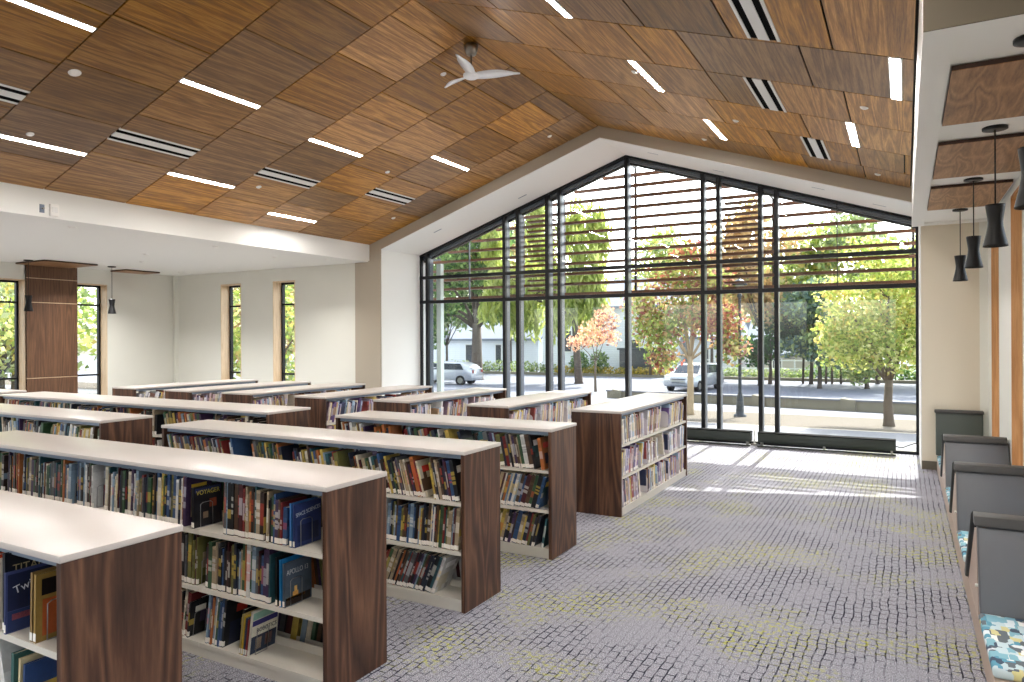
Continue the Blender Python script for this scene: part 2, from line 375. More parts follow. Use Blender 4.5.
# gable wall around the bay, and its columns, beige darkened for shade
b = MB(); TH = 0.14
b.box(-10.35, BX0, Y0 - .04, Y0 + .3, 0, ZE + .02)
b.prism([(-10.35, Y0, ZE), (BX0, Y0, ZE), (BX0, Y0, zb(BX0)), (BAX, Y0, BAZ), (BAX, Y0, 6.1), (-10.35, Y0, 6.1)], (0, .3, 0))
b.prism([(XR + .3, Y0, ZS), (BX1, Y0, ZS), (BX1, Y0, zb(BX1)), (BAX, Y0, BAZ), (BAX, Y0, 6.1), (XR + .3, Y0, 6.1)], (0, .3, 0))
struct(b.build('wall_gable', M_beige_shaded), 'gable wall framing the bay window, beige with shade painted in')
b = MB(); b.box(BX1, XR + .3, Y0, Y0 + .3, 0, ZS); struct(b.build('wall_end', simple('beige_paint', (212, 203, 184), .75)), 'beige end wall right of the bay window')
b = MB(); b.box(0.9, XR, Y0 - .012, Y0, 0, ZS)
struct(b.build('corner_strip', M_wall))  # paler strip on the end wall at its right corner
# bay lining
b = MB()
b.box(BX0 - .3, BX0, Y0 + .3, Y1 + .2, -.2, 4.2); b.box(BX1, BX1 + .3, Y0 + .3, Y1 + .2, -.2, 4.2)
b.box(BX0 - .002, BX0 + .012, Y0 - .002, Y1 + .2, 0, zb(BX0)); b.box(BX1 - .012, BX1 + .002, Y0 - .002, Y1 + .2, 0, zb(BX1))
for x0, x1 in ((BX0, BAX), (BAX, BX1)):
    b.prism([(x0, Y0 - .002, zb(x0) - .012), (x1, Y0 - .002, zb(x1) - .012), (x1, Y0 - .002, zb(x1)), (x0, Y0 - .002, zb(x0))], (0, Y1 - Y0 + .2, 0))
    b.prism([(x0 - (.3 if x0 == BX0 else 0), Y0 + .3, zb(x0 - (.3 if x0 == BX0 else 0)) + .002), (x1 + (.3 if x1 == BX1 else 0), Y0 + .3, zb(x1 + (.3 if x1 == BX1 else 0)) + .002), (x1 + .3, Y0 + .3, 6.1), (x0 - .3, Y0 + .3, 6.1)], (0, Y1 - Y0 - .1, 0))
struct(b.build('wall_bay', M_white), 'white lining of the bay recess')
# baseboards
b = MB(); b.box(BX1, .385, Y0 - .015, Y0, 0, .12); struct(b.build('baseboard_front', M_base))
b = MB(); b.box(XL, -10.35, Y0 - .015, Y0, 0, .12); struct(b.build('baseboard_left', M_base))
# corner channel seen as a thin vertical line in the far left corner
b = MB(); b.box(XL + .02, XL + .09, Y0 - .10, Y0, 0, ZE); struct(b.build('trim_2', M_wall))

# left low ceiling, its beam
b = MB(); b.box(XL - .3, XE - .12, YB, Y0 + .3, ZE, ZE + .2); b.box(XE - .12, XE, YB, Y0, ZE, zc(XE) + .3)
struct(b.build('ceiling_soffit', M_low), 'smooth off-white lowered ceiling on the left')
# right strip: beam, header and recessed white ceiling
b = MB(); b.box(XB, .235, 4.25, Y0, ZS, 4.6); b.box(.235, XR, Y0 - .2, Y0, ZS, 3.8); b.box(.235, XR, 4.25, 4.36, ZS, 4.6); b.box(.235, XR, 4.36, Y0, 3.50, 3.8)
struct(b.build('beam', M_white), 'white edge beam over the booths')
b = MB(); b.box(XB + .001, XR + .3, 4.235, 4.25, ZS, 6); b.box(XB + .001, XR + .3, YB, 4.235, 4.05, 4.3)
struct(b.build('bulkhead', simple('dark_taupe_paint', (112, 102, 86), .75)), 'taupe bulkhead face above the booths')

# ------------------------------------------------------------------ sloped wood ceiling, panel by panel
rows = [YB] + [2.96 - 1.118 * k for k in range(5, 0, -1)] + [2.96, 4.08, 5.19, 6.31, 7.43, 8.55, 9.67, 10.79, Y0]
rows = [r for r in rows if r >= YB]
JOINT = {4.08: ([-9.3, -8.28, -7.43, -6.63, -5.32], [-4.2, -3.41, -2.6, -1.82, -1.03]),
         5.19: ([-8.9, -7.95, -7.16, -6.11, -5.32], [-3.65, -2.86, -2.085, -1.3, -.507]),
         6.31: ([-8.99, -7.68, -6.89, -5.85, -5.06], [-3.94, -3.15, -2.35, -1.81, -.77]),
         7.43: ([-9.3, -8.44, -7.42, -6.63, -6.11, -5.32], [-3.65, -2.62, -1.815, -1.3, -.507]),
         8.55: ([-9.1, -8.45, -7.68, -7.13, -6.2, -5.32], [-3.42, -2.875, -2.09, -1.03]),
         9.67: ([-9.2, -8.45, -7.66, -6.64, -5.85, -5.06], [-3.42, -2.35, -1.56, -.52, .0]),
         10.79: ([-9.4, -8.6, -7.7, -6.9, -6.1, -5.32], [-3.9, -3.1, -2.6, -1.81, -1.29, -.5])}
rnd = random.Random(5)
pan = MB(); G = .008
for i in range(len(rows) - 1):
    ya, yb = rows[i], rows[i + 1]
    key = round(ya, 2)
    if key in JOINT: L, Rr = JOINT[key]
    else:
        o = rnd.uniform(0, .7); L = [-9.4 + o + .9 * k for k in range(5)]; o = rnd.uniform(0, .5); Rr = [-4.1 + o + .9 * k for k in range(4)]
    for side, xs in (('L', [XE] + L + [XRG]), ('R', [XRG] + Rr + [XB - .012])):
        for a, c in zip(xs[:-1], xs[1:]):
            v = rnd.betavariate(1.6, 1.5)
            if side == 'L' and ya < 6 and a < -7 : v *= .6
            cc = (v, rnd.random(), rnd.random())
            x0, x1 = a + G, c - G; z0, z1 = zc(x0), zc(x1)
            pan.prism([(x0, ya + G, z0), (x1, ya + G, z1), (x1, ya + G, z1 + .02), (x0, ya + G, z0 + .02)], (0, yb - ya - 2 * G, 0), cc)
ce = pan.build('ceiling', M_ceil); struct(ce, 'sloped ceiling of walnut and oak veneer panels')
b = MB()
for x0, x1 in ((XE - .12, XRG), (XRG, XB + .2)):
    b.prism([(x0, YB - .3, zc(x0) + .03), (x1, YB - .3, zc(x1) + .03), (x1, YB - .3, zc(x1) + .4), (x0, YB - .3, zc(x0) + .4)], (0, Y0 - YB + .3, 0))
struct(b.build('ceiling_backing', M_dark), 'black backing seen in the gaps between ceiling panels')

# fixtures lie in the plane of the slope
def slope_m(x, y):
    s = 1 if x < XRG else -1
    a = math.atan(SL) * s
    return Matrix.Translation((x, y, zc(x))) @ Matrix.Rotation(-a, 4, 'Y')
def strip_light(x, ya, yb, label):
    M = slope_m(x, ya); L = yb - ya - .02
    e = empty('linear_ceiling_light'); e.matrix_world = M
    f = MB(); w = .040 if x < XRG else .052
    f.box(-w, -w + .012, .01, L, -.006, .01); f.box(w - .012, w, .01, L, -.006, .01); f.box(-w, w, .0, .012, -.006, .01); f.box(-w, w, L, L + .012, -.006, .01)
    f.build('frame', M_grille, e)
    d = MB(); d.box(-w + .012, w - .012, .012, L, -.004, .004); d.build('diffuser', M_light, e)
    return tag(e, label, 'ceiling light', 'strip lights in the sloped wood ceiling')
STRIPS = [(-6.91, 2.96, 4.08, 'white strip light cut off at the upper left corner of the wood ceiling'),
          (-7.16, 5.19, 6.31, 'long strip light above the second slot grille on the left slope'),
          (-7.42, 7.43, 8.55, 'strip light on the left slope, third from the left in the upper row'),
          (-6.88, 9.67, 10.79, 'short looking strip light closest to the gable window, left of the ridge'),
          (-8.99, 4.08, 5.19, 'strip light at far left edge just above the white beam'),
          (-8.99, 6.31, 7.43, 'strip light low on left slope, below the middle slot grille'),
          (-9.50, 8.55, 9.67, 'lowest strip light, touching the white beam near the gable wall'),
          (-2.85, 5.19, 6.31, 'strip light right of the fan, cut off by the top edge'),
          (-2.62, 7.43, 8.55, 'strip light in the middle of the right slope, right of the fan'),
          (-2.35, 9.67, 10.79, 'small strip light on right slope nearest the gable window'),
          (-.062, 6.31, 7.43, 'upright looking strip light at the right edge of wood ceiling'),
          (-.52, 8.55, 9.67, 'strip light on right slope between the edge one and the third grille')]
for s_ in STRIPS: strip_light(*s_)
for x, y in ((-7.2, -1.5), (-7.2, .72), (-8.9, -.4), (-2.8, -1.5), (-2.8, .72), (-.6, .72), (-.6, 2.96), (-5.6, -2.6)):  # extra strips added out of view to light the room
    strip_light(x, y, y + 1.12, 'unseen strip light added behind the viewer to brighten the room')

def grille(x, ya, yb, label):
    M = slope_m(x, ya); L = yb - ya
    e = empty('slot_air_grille'); e.matrix_world = M; w = .14
    f = MB()
    for a, c in ((-w, -w + .028), (-.048, .048), (w - .028, w)): f.box(a, c, 0, L, -.008, .012)
    f.build('frame', M_grille, e)
    for a, c in ((-w + .028, -.048), (.048, w - .028)):
        d = MB(); d.box(a, c, 0.004, L - .004, -.002, .008); d.build('slot', M_slot, e)
    return tag(e, label, 'air grille', 'two-slot air grilles in the sloped wood ceiling')
for g_ in [(-8.22, 2.96, 4.08, 'slot grille at the left edge, cut by the picture frame'),
           (-8.43, 5.19, 6.31, 'two-slot grille between the white beam and long strip light, second from left'),
           (-8.43, 7.43, 8.55, 'middle two-slot grille of the left slope'),
           (-8.20, 9.67, 10.79, 'two-slot grille of the left slope closest to the gable'),
           (-1.03, 5.19, 6.25, 'large two-slot grille at the top edge of the right slope'),
           (-1.30, 7.43, 8.55, 'middle two-slot grille of the right slope'),
           (-1.03, 9.67, 10.79, 'two-slot grille of the right slope closest to the gable')]: grille(*g_)

def disc(x, y, label, r=.034, M=None, name='ceiling_sensor', cat='ceiling sensor', grp='small round devices in the wood ceiling'):
    e = empty(name); e.matrix_world = M if M is not None else slope_m(x, y)
    f = MB(); f.lathe([(r * 1.25, 0), (r * 1.2, -.006), (r * .9, -.010)], n=20); f.build('ring', M_disc, e)
    f = MB(); f.lathe([(r * .9, -.010), (r * .8, -.016), (r * .35, -.02), (0.0005, -.021)], n=20); f.build('dome', M_disc, e)
    return tag(e, label, cat, grp)
disc(-7.59, 4.26, 'round white ceiling disc between the first two strip lights, upper left', .05)
disc(-8.83, 4.45, 'small white disc above the strip light at the left edge')
disc(-8.83, 7.76, 'small white disc below the middle slot grille of the left slope')
disc(-7.59, 9.38, 'small white disc above the far left slot grille')
disc(-8.83, 11.09, 'tiny white disc in the left slope by the gable wall')
disc(-5.39, 7.84, 'white disc behind the left blade of the fan')
disc(-5.42, 11.14, 'tiny white disc just left of the ridge by the gable')
disc(-2.73, 7.87, 'white disc beside the strip light right of the fan')
disc(-1.91, 9.43, 'white disc between middle and far strip lights of right slope')
disc(-2.72, 11.07, 'tiny white disc on right slope just above the gable peak side')
disc(-.35, 7.87, 'white disc between the two upright strip lights at right')
disc(-.33, 11.17, 'tiny white disc at the lower right corner of the wood ceiling')
for (x, y), l in zip(((-12.64, 8.4), (-10.94, 10.0), (-13.7, 10.9), (-15.37, 11.1), (-13.94, 9.18), (-10.4, 10.9), (-10.51, 5.85), (-10.6, 8.35)),
                     ('round downlight in the low ceiling, middle of its left half', 'round downlight above the right slit window', 'round downlight above the left slit window',
                      'round downlight nearest the far left corner', 'round downlight above the second hanging lamp of the left side', 'round downlight beside the beam end by the gable column',
                      'round downlight near the alarm strobe on the left', 'round downlight in the low ceiling just left of the beam middle')):
    disc(x, y, l, .045, Matrix.Translation((x, y, ZE)), 'downlight', 'downlight', 'downlights in the low left ceiling')
for k, x in enumerate((-8.55, -6.75, -3.9, -2.85, -1.2, -.35)):
    z = zb(x); s = 1 if x < BAX else -1
    e = empty('bay_vent'); e.matrix_world = Matrix.Translation((x, 12.2 if k % 2 == 0 else 12.6, z)) @ Matrix.Rotation(-math.atan(.3355) * s, 4, 'Y')
    f = MB(); f.box(-.13, .13, -.05, .05, -.008, 0); f.build('frame', M_grille, e)
    f = MB(); f.box(-.10, .10, -.02, .02, -.012, -.008); f.build('slot', M_upr, e)
    tag(e, ['small vent lowest on the left of the white bay ceiling', 'small vent in the white bay ceiling left of the peak', 'small vent in the white bay ceiling right of the peak',
            'small vent in white bay ceiling above the second mullion pair', 'small vent in white bay ceiling above the tall right pane', 'small vent lowest on the right of the white bay ceiling'][k], 'vent', 'vents in the bay ceiling')

for x, y in ((-12.64, 8.4), (-10.94, 10.0), (-15.2, 9.0), (-13.94, 9.18), (-10.51, 5.85), (-12.6, 5.2), (-15.0, 5.4), (-12.6, 2.2), (-15.0, 2.2), (-11.2, 2.4), (-13, -1), (-11, -1)):  # added fill lamps for the low left area, some at downlight discs
    ld = bpy.data.lights.new('low_ceiling_fill', 'AREA'); ld.shape = 'DISK'; ld.size = .07; ld.energy = 36; ld.color = (1, .98, .94); ld.spread = math.radians(130)
    lo = bpy.data.objects.new('low_ceiling_fill', ld); COL.objects.link(lo); lo.location = (x, y, ZE - .05)
# fan
e = empty('ceiling_fan', (-4.81, 7.62, zc(-4.81)))
f = MB(); f.lathe([(.001, 0.0), (.085, 0.0), (.085, -.05), (.08, -.07), (.06, -.13), (.02, -.14), (.001, -.14)], n=20); f.build('canopy', M_chrome, e)
f = MB(); f.tube([(0, 0, -.13), (0, 0, -.37)], .012, 8); f.build('downrod', M_chrome, e)
hub = MB(); hub.lathe([(.001, -.345), (.05, -.35), (.10, -.375), (.105, -.40), (.08, -.425), (.001, -.43)], n=24); hub.build('hub', M_fan, e)
for k in range(3):
    a = YAW + math.radians((4, 132, 262)[k]); bl = MB(); n = 14; up = []; 
    for i in range(n + 1):
        s = i / n; r = .07 + s * .55; wv = .075 * (1 - s) ** .6 + .028 + .055 * math.sin(PI * min(1, s * 1.15)) ** 1.0 if s < .97 else .03
        z = -.39 + .02 * s + .015 * math.sin(PI * s)
        sweep = -.05 * s * s
        tw = .2 * (1 - s) + .14
        c0 = Vector((r, sweep - wv / 1.6, z + wv / 1.6 * tw)); c1 = Vector((r, sweep + wv / 1.6, z - wv / 1.6 * tw))
        up.append((c0, c1))
    Rm = Matrix.Rotation(a, 4, 'Z'); vs = []
    for c0, c1 in up:
        mid = (c0 + c1) / 2
        for q in (c0, mid + Vector((0, 0, .008)), c1, mid - Vector((0, 0, .006))): vs.append(Rm @ q)
    fs = []
    for i in range(n):
        for j in range(4):
            p, q = i * 4 + j, i * 4 + (j + 1) % 4; fs.append((p, q, q + 4, p + 4))
    fs.append((0, 1, 2, 3)); fs.append((n * 4 + 3, n * 4 + 2, n * 4 + 1, n * 4))
    bl.add(vs, fs, None, True); bl.build('blade', M_fan, e)
tag(e, 'white three-blade ceiling fan hanging from the ridge of wood ceiling', 'ceiling fan')

# wall devices on the beam
e = empty('alarm_strobe', (XE, 5.31, 3.635)); f = MB(); f.box(0, .045, -.055, .055, -.08, .08); bevel(f.build('housing', M_disc, e), .006)
f = MB(); f.box(.045, .052, -.035, .035, -.03, .04); f.build('lens', M_grille, e)
tag(e, 'white alarm strobe box on the white beam at upper left', 'alarm strobe')
e = empty('wall_sprinkler', (XE, 5.17, 3.64)); f = MB(); f.tube([(0, 0, 0), (.05, 0, 0)], .012, 8); f.build('nozzle', M_chrome, e); f = MB(); f.box(.0, .006, -.03, .03, -.055, .055); f.build('plate', M_upr, e)
tag(e, 'small metal sprinkler plate beside the alarm strobe', 'sprinkler')

# ------------------------------------------------------------------ windows
def slit_window(name, axis, a0, a1, z0, z1, c, out, reveal_mat=M_pale):
    """opening a0..a1 along axis; wall face at c, outward direction sign out; reveal depth .3"""
    e = empty(name, (0, 0, 0)); struct(e)
    gl = c + out * .27
    def bx(B, p0, p1, q0, q1, z0_, z1_):
        lo, hi = min(q0, q1), max(q0, q1)
        if axis == 'x': B.box(p0, p1, lo, hi, z0_, z1_)
        else: B.box(lo, hi, p0, p1, z0_, z1_)
    r = MB()   # wood lined reveal with thin edge
    bx(r, a0, a0 + .018, c - out * .006, c + out * .3, z0, z1); bx(r, a1 - .018, a1, c - out * .006, c + out * .3, z0, z1)
    bx(r, a0, a1, c - out * .006, c + out * .3, z1 - .018, z1); bx(r, a0, a1, c - out * .006, c + out * .3, z0, z0 + .018)
    r.build('reveal', reveal_mat, e)
    f = MB(); w = .045
    bx(f, a0 + .018, a0 + .018 + w, gl - .04, gl + .04, z0, z1); bx(f, a1 - .018 - w, a1 - .018, gl - .04, gl + .04, z0, z1)
    bx(f, a0 + .018, a1 - .018, gl - .04, gl + .04, z1 - .018 - w, z1 - .018); bx(f, a0 + .018, a1 - .018, gl - .04, gl + .04, z0 + .018, z0 + .018 + w)
    f.build('window_frame', M_mull, e)
    for zz in (1.08, 2.71):
        f = MB(); bx(f, a0 + .018, a1 - .018, gl - .035, gl + .035, zz - .02, zz + .02); f.build('transom', M_mull, e)
    f = MB(); bx(f, a0 + .03, a1 - .03, gl - .004, gl + .004, z0 + .03, z1 - .03); f.build('glass_pane', M_glass, e)
    return e
slit_window('window_2', 'x', -14.68, -13.96, WZ0, WZ1, Y0, 1)
slit_window('window_3', 'x', -12.88, -12.17, WZ0, WZ1, Y0, 1)
slit_window('window_4', 'y', 7.42, 8.15, WZ0, 3.19, XL, -1)
slit_window('window_5', 'y', 9.21, 9.92, WZ0, 3.19, XL, -1)
for k, (p, q, r0, r1) in enumerate(ro[:4]):
    e = empty('window_%d' % (6 + k)); struct(e)
    f = MB(); f.box(XR - .004, XR + .3, p, p + .03, r0, r1); f.box(XR - .004, XR + .3, q - .03, q, r0, r1); f.box(XR - .004, XR + .3, p, q, r1 - .03, r1); f.box(XR - .004, XR + .3, p, q, r0, r0 + .03)
    f.build('reveal', M_oak, e)
    f = MB(); f.box(XR + .24, XR + .28, p + .03, p + .075, r0, r1); f.box(XR + .24, XR + .28, q - .075, q - .03, r0, r1); f.box(XR + .24, XR + .28, p, q, 2.7, 2.74); f.build('window_frame', M_mull, e)
    f = MB(); f.box(XR + .255, XR + .263, p + .03, q - .03, r0 + .03, r1 - .03); f.build('glass_pane', M_glass, e)

# big bay window
w1 = empty('window_1'); struct(w1, 'gable-shaped wall of glass in black frames')
ZT1, ZT2 = 2.72, 3.27
MX = [-9.64, -9.46, -7.45, -7.12, -6.43, -6.16, -4.72, -3.25, -2.97, -2.24, -1.97, .18]
for x in MX:
    wd = .034 if x not in (-7.12, -6.43) else .042
    edge = x in (-9.64, .18)
    f = MB(); zt = zb(x) - .02
    f.box(x - wd, x + wd, Y1 - .02, Y1 + .05, 0, zt); f.build('mullion', M_mull, w1)
    if not edge:
        f = MB(); f.box(x - wd * .8, x + wd * .8, Y1 + .05, Y1 + .20, 0, zt); f.build('mullion_return', M_mullin, w1)
for z in (ZT1, ZT2):
    f = MB(); f.box(BX0 + .012, BX1 - .012, Y1 - .03, Y1 + .06, z - .035, z + .035); f.build('transom', M_mull, w1)
f = MB(); f.box(BX0 + .012, BX1 - .012, Y1 - .03, Y1 + .1, 0, .05); f.build('sill_rail', M_mull, w1)
for x0, x1 in ((BX0 + .012, BAX), (BAX, BX1 - .012)):
    for (d0, d1, y0_, y1_, mt) in ((0, .055, Y1 - .03, Y1 + .06, M_mull), (.055, .12, Y1 + .06, Y1 + .2, M_mullin), (.12, .16, Y1 + .14, Y1 + .2, M_mull)):
        f = MB(); f.prism([(x0, y0_, zb(x0) - d0), (x1, y0_, zb(x1) - d0), (x1, y0_, zb(x1) - d1), (x0, y0_, zb(x0) - d1)], (0, y1_ - y0_, 0)); f.build('sloped_head', mt, w1)
f = MB(); x = -1.0; f.box(x - .007, x + .007, Y1 + .02, Y1 + .04, ZT1, zb(x) - .05); f.build('glazing_joint', M_mull, w1)
f = MB(); x = -8.45; f.box(x - .012, x + .012, Y1 + .18, Y1 + .22, ZT1, zb(x) - .05); f.build('glazing_joint', M_mullin, w1)
xs = [BX0 + .012] + MX[1:-1] + [BX1 - .012]
for a, c in zip(xs[:-1], xs[1:]):
    pts = [(a, Y1 + .03, .05), (c, Y1 + .03, .05), (c, Y1 + .03, zb(c) - .03)]
    pts.append((a, Y1 + .03, zb(a) - .03))
    g = MB(); g.prism(pts, (0, .008, 0)); g.build('glass_pane', M_glass, w1)
# pale exterior jamb post seen behind the left panes
f = MB(); f.box(-9.36, -9.24, Y1 + .22, Y1 + .34, -.15, 3.6); f.build('outer_post', simple('pale_post', (196, 208, 204), .5), w1)

# cedar sun louvers outside
ls = empty('sun_louver_screen', (BAX, 13.52, 2.7))
o = (BAX, 13.52, 2.7)
k = 0
for k in range(13):
    z = 2.81 + .211 * k; dp = .135 if k < 3 else .105  # upper slats made shallower so sun stripes reach the floor
    half = (BAZ - .06 - z - .04) / SL
    if half < .12: break
    x0, x1 = max(BX0 + .05, BAX - half), min(BX1 - .02, BAX + half)
    f = MB(); f.box(x0, x1, 13.45, 13.45 + dp, z - .025, z + .025); f.build('louver', M_louv, ls, o)
for xa, xc in ((-7.09, -6.46), (-2.94, -2.27)):
    for k in range(24):
        z = 2.915 + .211 / 2 * k * 1.0
        if k % 2 == 1: continue
        if z > min(zb(xa), zb(xc)) - .12: break
        f = MB(); f.box(xa, xc, 13.45, 13.60, z - .017, z + .017); f.build('louver', M_louv, ls, o)
for x in (-9.5, -7.28, -6.3, -4.72, -3.1, -2.1, .12):
    f = MB(); f.box(x - .02, x + .02, 13.60, 13.66, 2.72, zb(x) - .08); f.build('bracket', M_louvedge, ls, o)
    f = MB(); f.box(x - .015, x + .015, Y1 + .2, 13.60, zb(x) - .16, zb(x) - .11); f.build('arm', M_louvedge, ls, o)
tag(ls, 'horizontal cedar sun louvers outside the upper panes of the gable window', 'sun louvers')

# floor heaters under the window
def heater(x0, x1, label):
    e = empty('baseboard_heater', ((x0 + x1) / 2, 12.9, 0)); o = ((x0 + x1) / 2, 12.9, 0)
    f = MB(); f.box(x0, x1, 12.76, 12.96, .075, .24); bevel(f.build('cabinet', M_heater, e, o), .006)
    f = MB(); f.box(x0, x1, 12.75, 12.955, .238, .25); f.build('top_grille', M_slot, e, o)
    f = MB(); f.box(x0, x1, 12.72, 12.74, .01, .03); f.build('floor_rail', M_heater, e, o)
    for xx in (x0 + .06, x1 - .06, (x0 + x1) / 2):
        f = MB(); f.box(xx - .05, xx + .05, 12.72, 12.92, 0, .012); f.box(xx - .015, xx + .015, 12.76, 12.9, .012, .08); f.build('foot', M_chrome, e, o)
    return tag(e, label, 'heater', 'low heaters along the gable window')
heater(-2.24, -.137, 'dark green low heater under the right panes of the gable window')
heater(-5.9, -2.36, 'dark green low heater under gable window, left of the white pipe')
e = empty('heater_pipe', (-2.3, 12.8, 0)); f = MB(); f.tube([(0, 0, 0.0), (0, 0, .30)], .014, 8); f.build('riser', M_white, e)
f = MB(); f.tube([(-.06, 0, .03), (.06, 0, .03)], .022, 8); f.build('valve', M_chrome, e); tag(e, 'short white vertical pipe standing between the two low heaters', 'pipe')
c = MB(); c.tube([(-.14, 12.86, .14), (-.05, 12.85, .13), (.04, 12.87, .17), (.12, 12.92, .20), (.185, 12.95, .20)], .009, 8)
tag(c.build('heater_hose', M_black, None, (0.02, 12.9, .16)), 'thin black hose from the heater end to the right window jamb', 'hose')

# walnut column between the two left windows
cl = empty('column_left', (XL, 8.68, 0)); o = (XL, 8.68, 0); struct(cl, 'walnut veneered column between the two left windows')
zz = [0, 1.08, 2.71, 3.23, ZE]
for a, c in zip(zz[:-1], zz[1:]):
    f = MB(); f.box(XL, XL + .05, 8.15, 9.21, a + .008, c - .008); f.build('veneer_panel', M_walnutR, cl, o)
f = MB(); f.box(XL, XL + .044, 8.15, 9.21, 0, ZE); f.build('backing', M_pale, cl, o)

# wood clouds under the ceilings
def cloud(x0, x1, y0, y1, z, label):
    e = empty('ceiling_cloud', ((x0 + x1) / 2, (y0 + y1) / 2, z)); o = ((x0 + x1) / 2, (y0 + y1) / 2, z)
    f = MB(); f.box(x0, x1, y0, y1, z, z + .004); f.build('veneer_face', M_cloud, e, o)
    f = MB(); f.box(x0, x1, y0, y1, z + .004, z + .032); f.build('edge_band', M_cloudedge, e, o)
    f = MB(); f.box(x0 + .2, x1 - .2, y0 + .2, y1 - .2, z + .032, z + .034); f.build('mount', M_slot, e, o)
    return tag(e, label, 'ceiling panel', 'walnut panels hung under the side ceilings')
cloud(.245, .965, 4.92, 6.17, ZS - .012, 'largest walnut ceiling panel above the booths, nearest the viewer')
cloud(.245, .965, 6.80, 8.22, ZS - .012, 'middle walnut ceiling panel above the booths')
cloud(.245, .965, 8.77, 10.23, ZS - .012, 'far walnut ceiling panel above the booths, nearest the window wall')
cloud(-16.3, -15.2, 7.92, 9.0, ZE - .035, 'walnut ceiling panel at the head of the walnut column')
cloud(-16.3, -15.2, 5.7, 6.95, ZE - .035, 'walnut ceiling panel at far left edge above the hanging lamp')
cloud(-16.3, -15.7, 9.95, 10.8, ZE - .035, 'thin looking ceiling panel above the right one of the left side lamps')

# pendants
def pendant(x, y, zc_, ztop, label):
    e = empty('pendant_lamp', (x, y, zc_))
    f = MB(); f.lathe([(.001, 0), (.085, 0), (.085, -.018), (.06, -.024), (.001, -.024)], n=24); f.build('canopy', M_black, e)
    f = MB(); f.tube([(0, 0, -.02), (0, 0, ztop - zc_)], .0055, 8); f.build('stem', M_black, e)
    f = MB(); h = .32; z0 = ztop - zc_
    prof = [(.001, 0), (.066, 0), (.064, -.02), (.054, -.09), (.050, -.13), (.052, -.165), (.062, -.22), (.076, -.28), (.082, -.31), (.083, -.32), (.079, -.32), (.074, -.28), (.058, -.2), (.046, -.14), (.001, -.12)]
    f.lathe([(r, z0 + z) for r, z in prof], n=28); f.build('shade', M_black, e)
    f = MB(); f.lathe([(.001, z0 - .14), (.02, z0 - .15), (.03, z0 - .19), (.02, z0 - .22), (.001, z0 - .225)], n=14); f.build('bulb', M_bulb, e)
    return tag(e, label, 'pendant lamp', 'black hourglass pendant lamps')
pendant(.607, 6.55, 3.50, 2.906, 'large looking black hourglass pendant, nearest fully visible above the booths')
pendant(.612, 8.59, 3.50, 2.915, 'black hourglass pendant above the booths, middle of three')
pendant(.61, 10.56, 3.50, 2.915, 'smallest looking black hourglass pendant above the booths, nearest the window')
pendant(.60, 4.68, 3.50, 2.91, 'black pendant lamp cut off by the right edge')
pendant(-15.6, 7.82, ZE, 2.81, 'black pendant lamp before the left edge of the walnut column')
pendant(-15.43, 9.45, ZE, 2.80, 'black pendant lamp right of the walnut column')

# ------------------------------------------------------------------ booths on the right
pl = MB(); pl.box(.385, XR - .004, 2.9, Y0, 0, .17)
pb = pl.build('bench_plinth', M_plinth, None, (.7, 7.3, 0)); tag(pb, 'long low taupe bench base running along the right wall', 'bench base')
def booth(yp, names, wall_end=False, mat=M_vinyl):
    e = empty('booth_divider', (.69, yp, .17)); o = (.69, yp, .17)
    X0, X1 = .375, 1.0 - .01
    def prism_yz(pts, x0, x1): m = MB(); m.prism([(x0, y, z) for y, z in pts], (x1 - x0, 0, 0)); return m
    if not wall_end:
        m = prism_yz([(yp, .20), (yp + .07, .20), (yp + .26, .70), (yp + .19, .70)], X0 + .015, X1); bevel(m.build('front_cushion', mat, e, o), .012)
        m = prism_yz([(yp + .17, .705), (yp + .27, .705), (yp + .29, .775), (yp + .185, .765)], X0, X1 - .015); bevel(m.build('top_rail', M_vinylR, e, o), .005)
        m = prism_yz([(yp + .30, .775), (yp + .36, .745), (yp + .96, .20), (yp + .88, .175)], X0 - .008, X1); bevel(m.build('rear_cushion', M_slab, e, o), .012)
        m = prism_yz([(yp + .06, .17), (yp + .86, .17), (yp + .34, .66), (yp + .24, .66)], X0 + .012, X1 - .02); m.build('side_panel', M_plinth, e, o)
        m = MB(); m.tube([(X0 - .004, yp + .09, .36), (X0 + .012, yp + .09, .36)], .010, 10); m.build('bolt_cap', M_label, e, o)
    else:
        m = prism_yz([(yp + .02, .22), (yp + .09, .22), (yp + .09, .84), (yp + .02, .84)], X0 - .005, X1 - .06); bevel(m.build('front_cushion', mat, e, o), .012)
        m = prism_yz([(yp - .01, .82), (yp + .10, .82), (yp + .10, .868), (yp - .01, .868)], X0 - .02, X1 - .05); bevel(m.build('top_rail', M_vinylR, e, o), .014, 3)
    tag(e, names[0], 'booth back', 'upholstered booth backs')
    s = MB(); s.box(X0 + .005, X1, yp - 0.83, yp + .0, .17, .225); so = s.build('seat_cushion', M_fabric, None, (.69, yp - .4, .17)); bevel(so, .02, 3)
    tag(so, names[1], 'seat cushion', 'patterned booth seat cushions')
booth(5.13, ('nearest grey booth back with dark top rail, at right edge', 'blue and grey patterned seat cushion in the lower right corner'))
booth(7.22, ('grey booth back second from the viewer on the right side', 'patterned seat cushion between the two nearest booth backs'))
booth(9.25, ('third grey booth back from the viewer, before wall end one', 'patterned seat cushion between second and third booth back'))
booth(11.60, ('dark green-grey booth back against the beige end wall', 'patterned seat cushion before the end wall booth back'), True, M_vinylG)

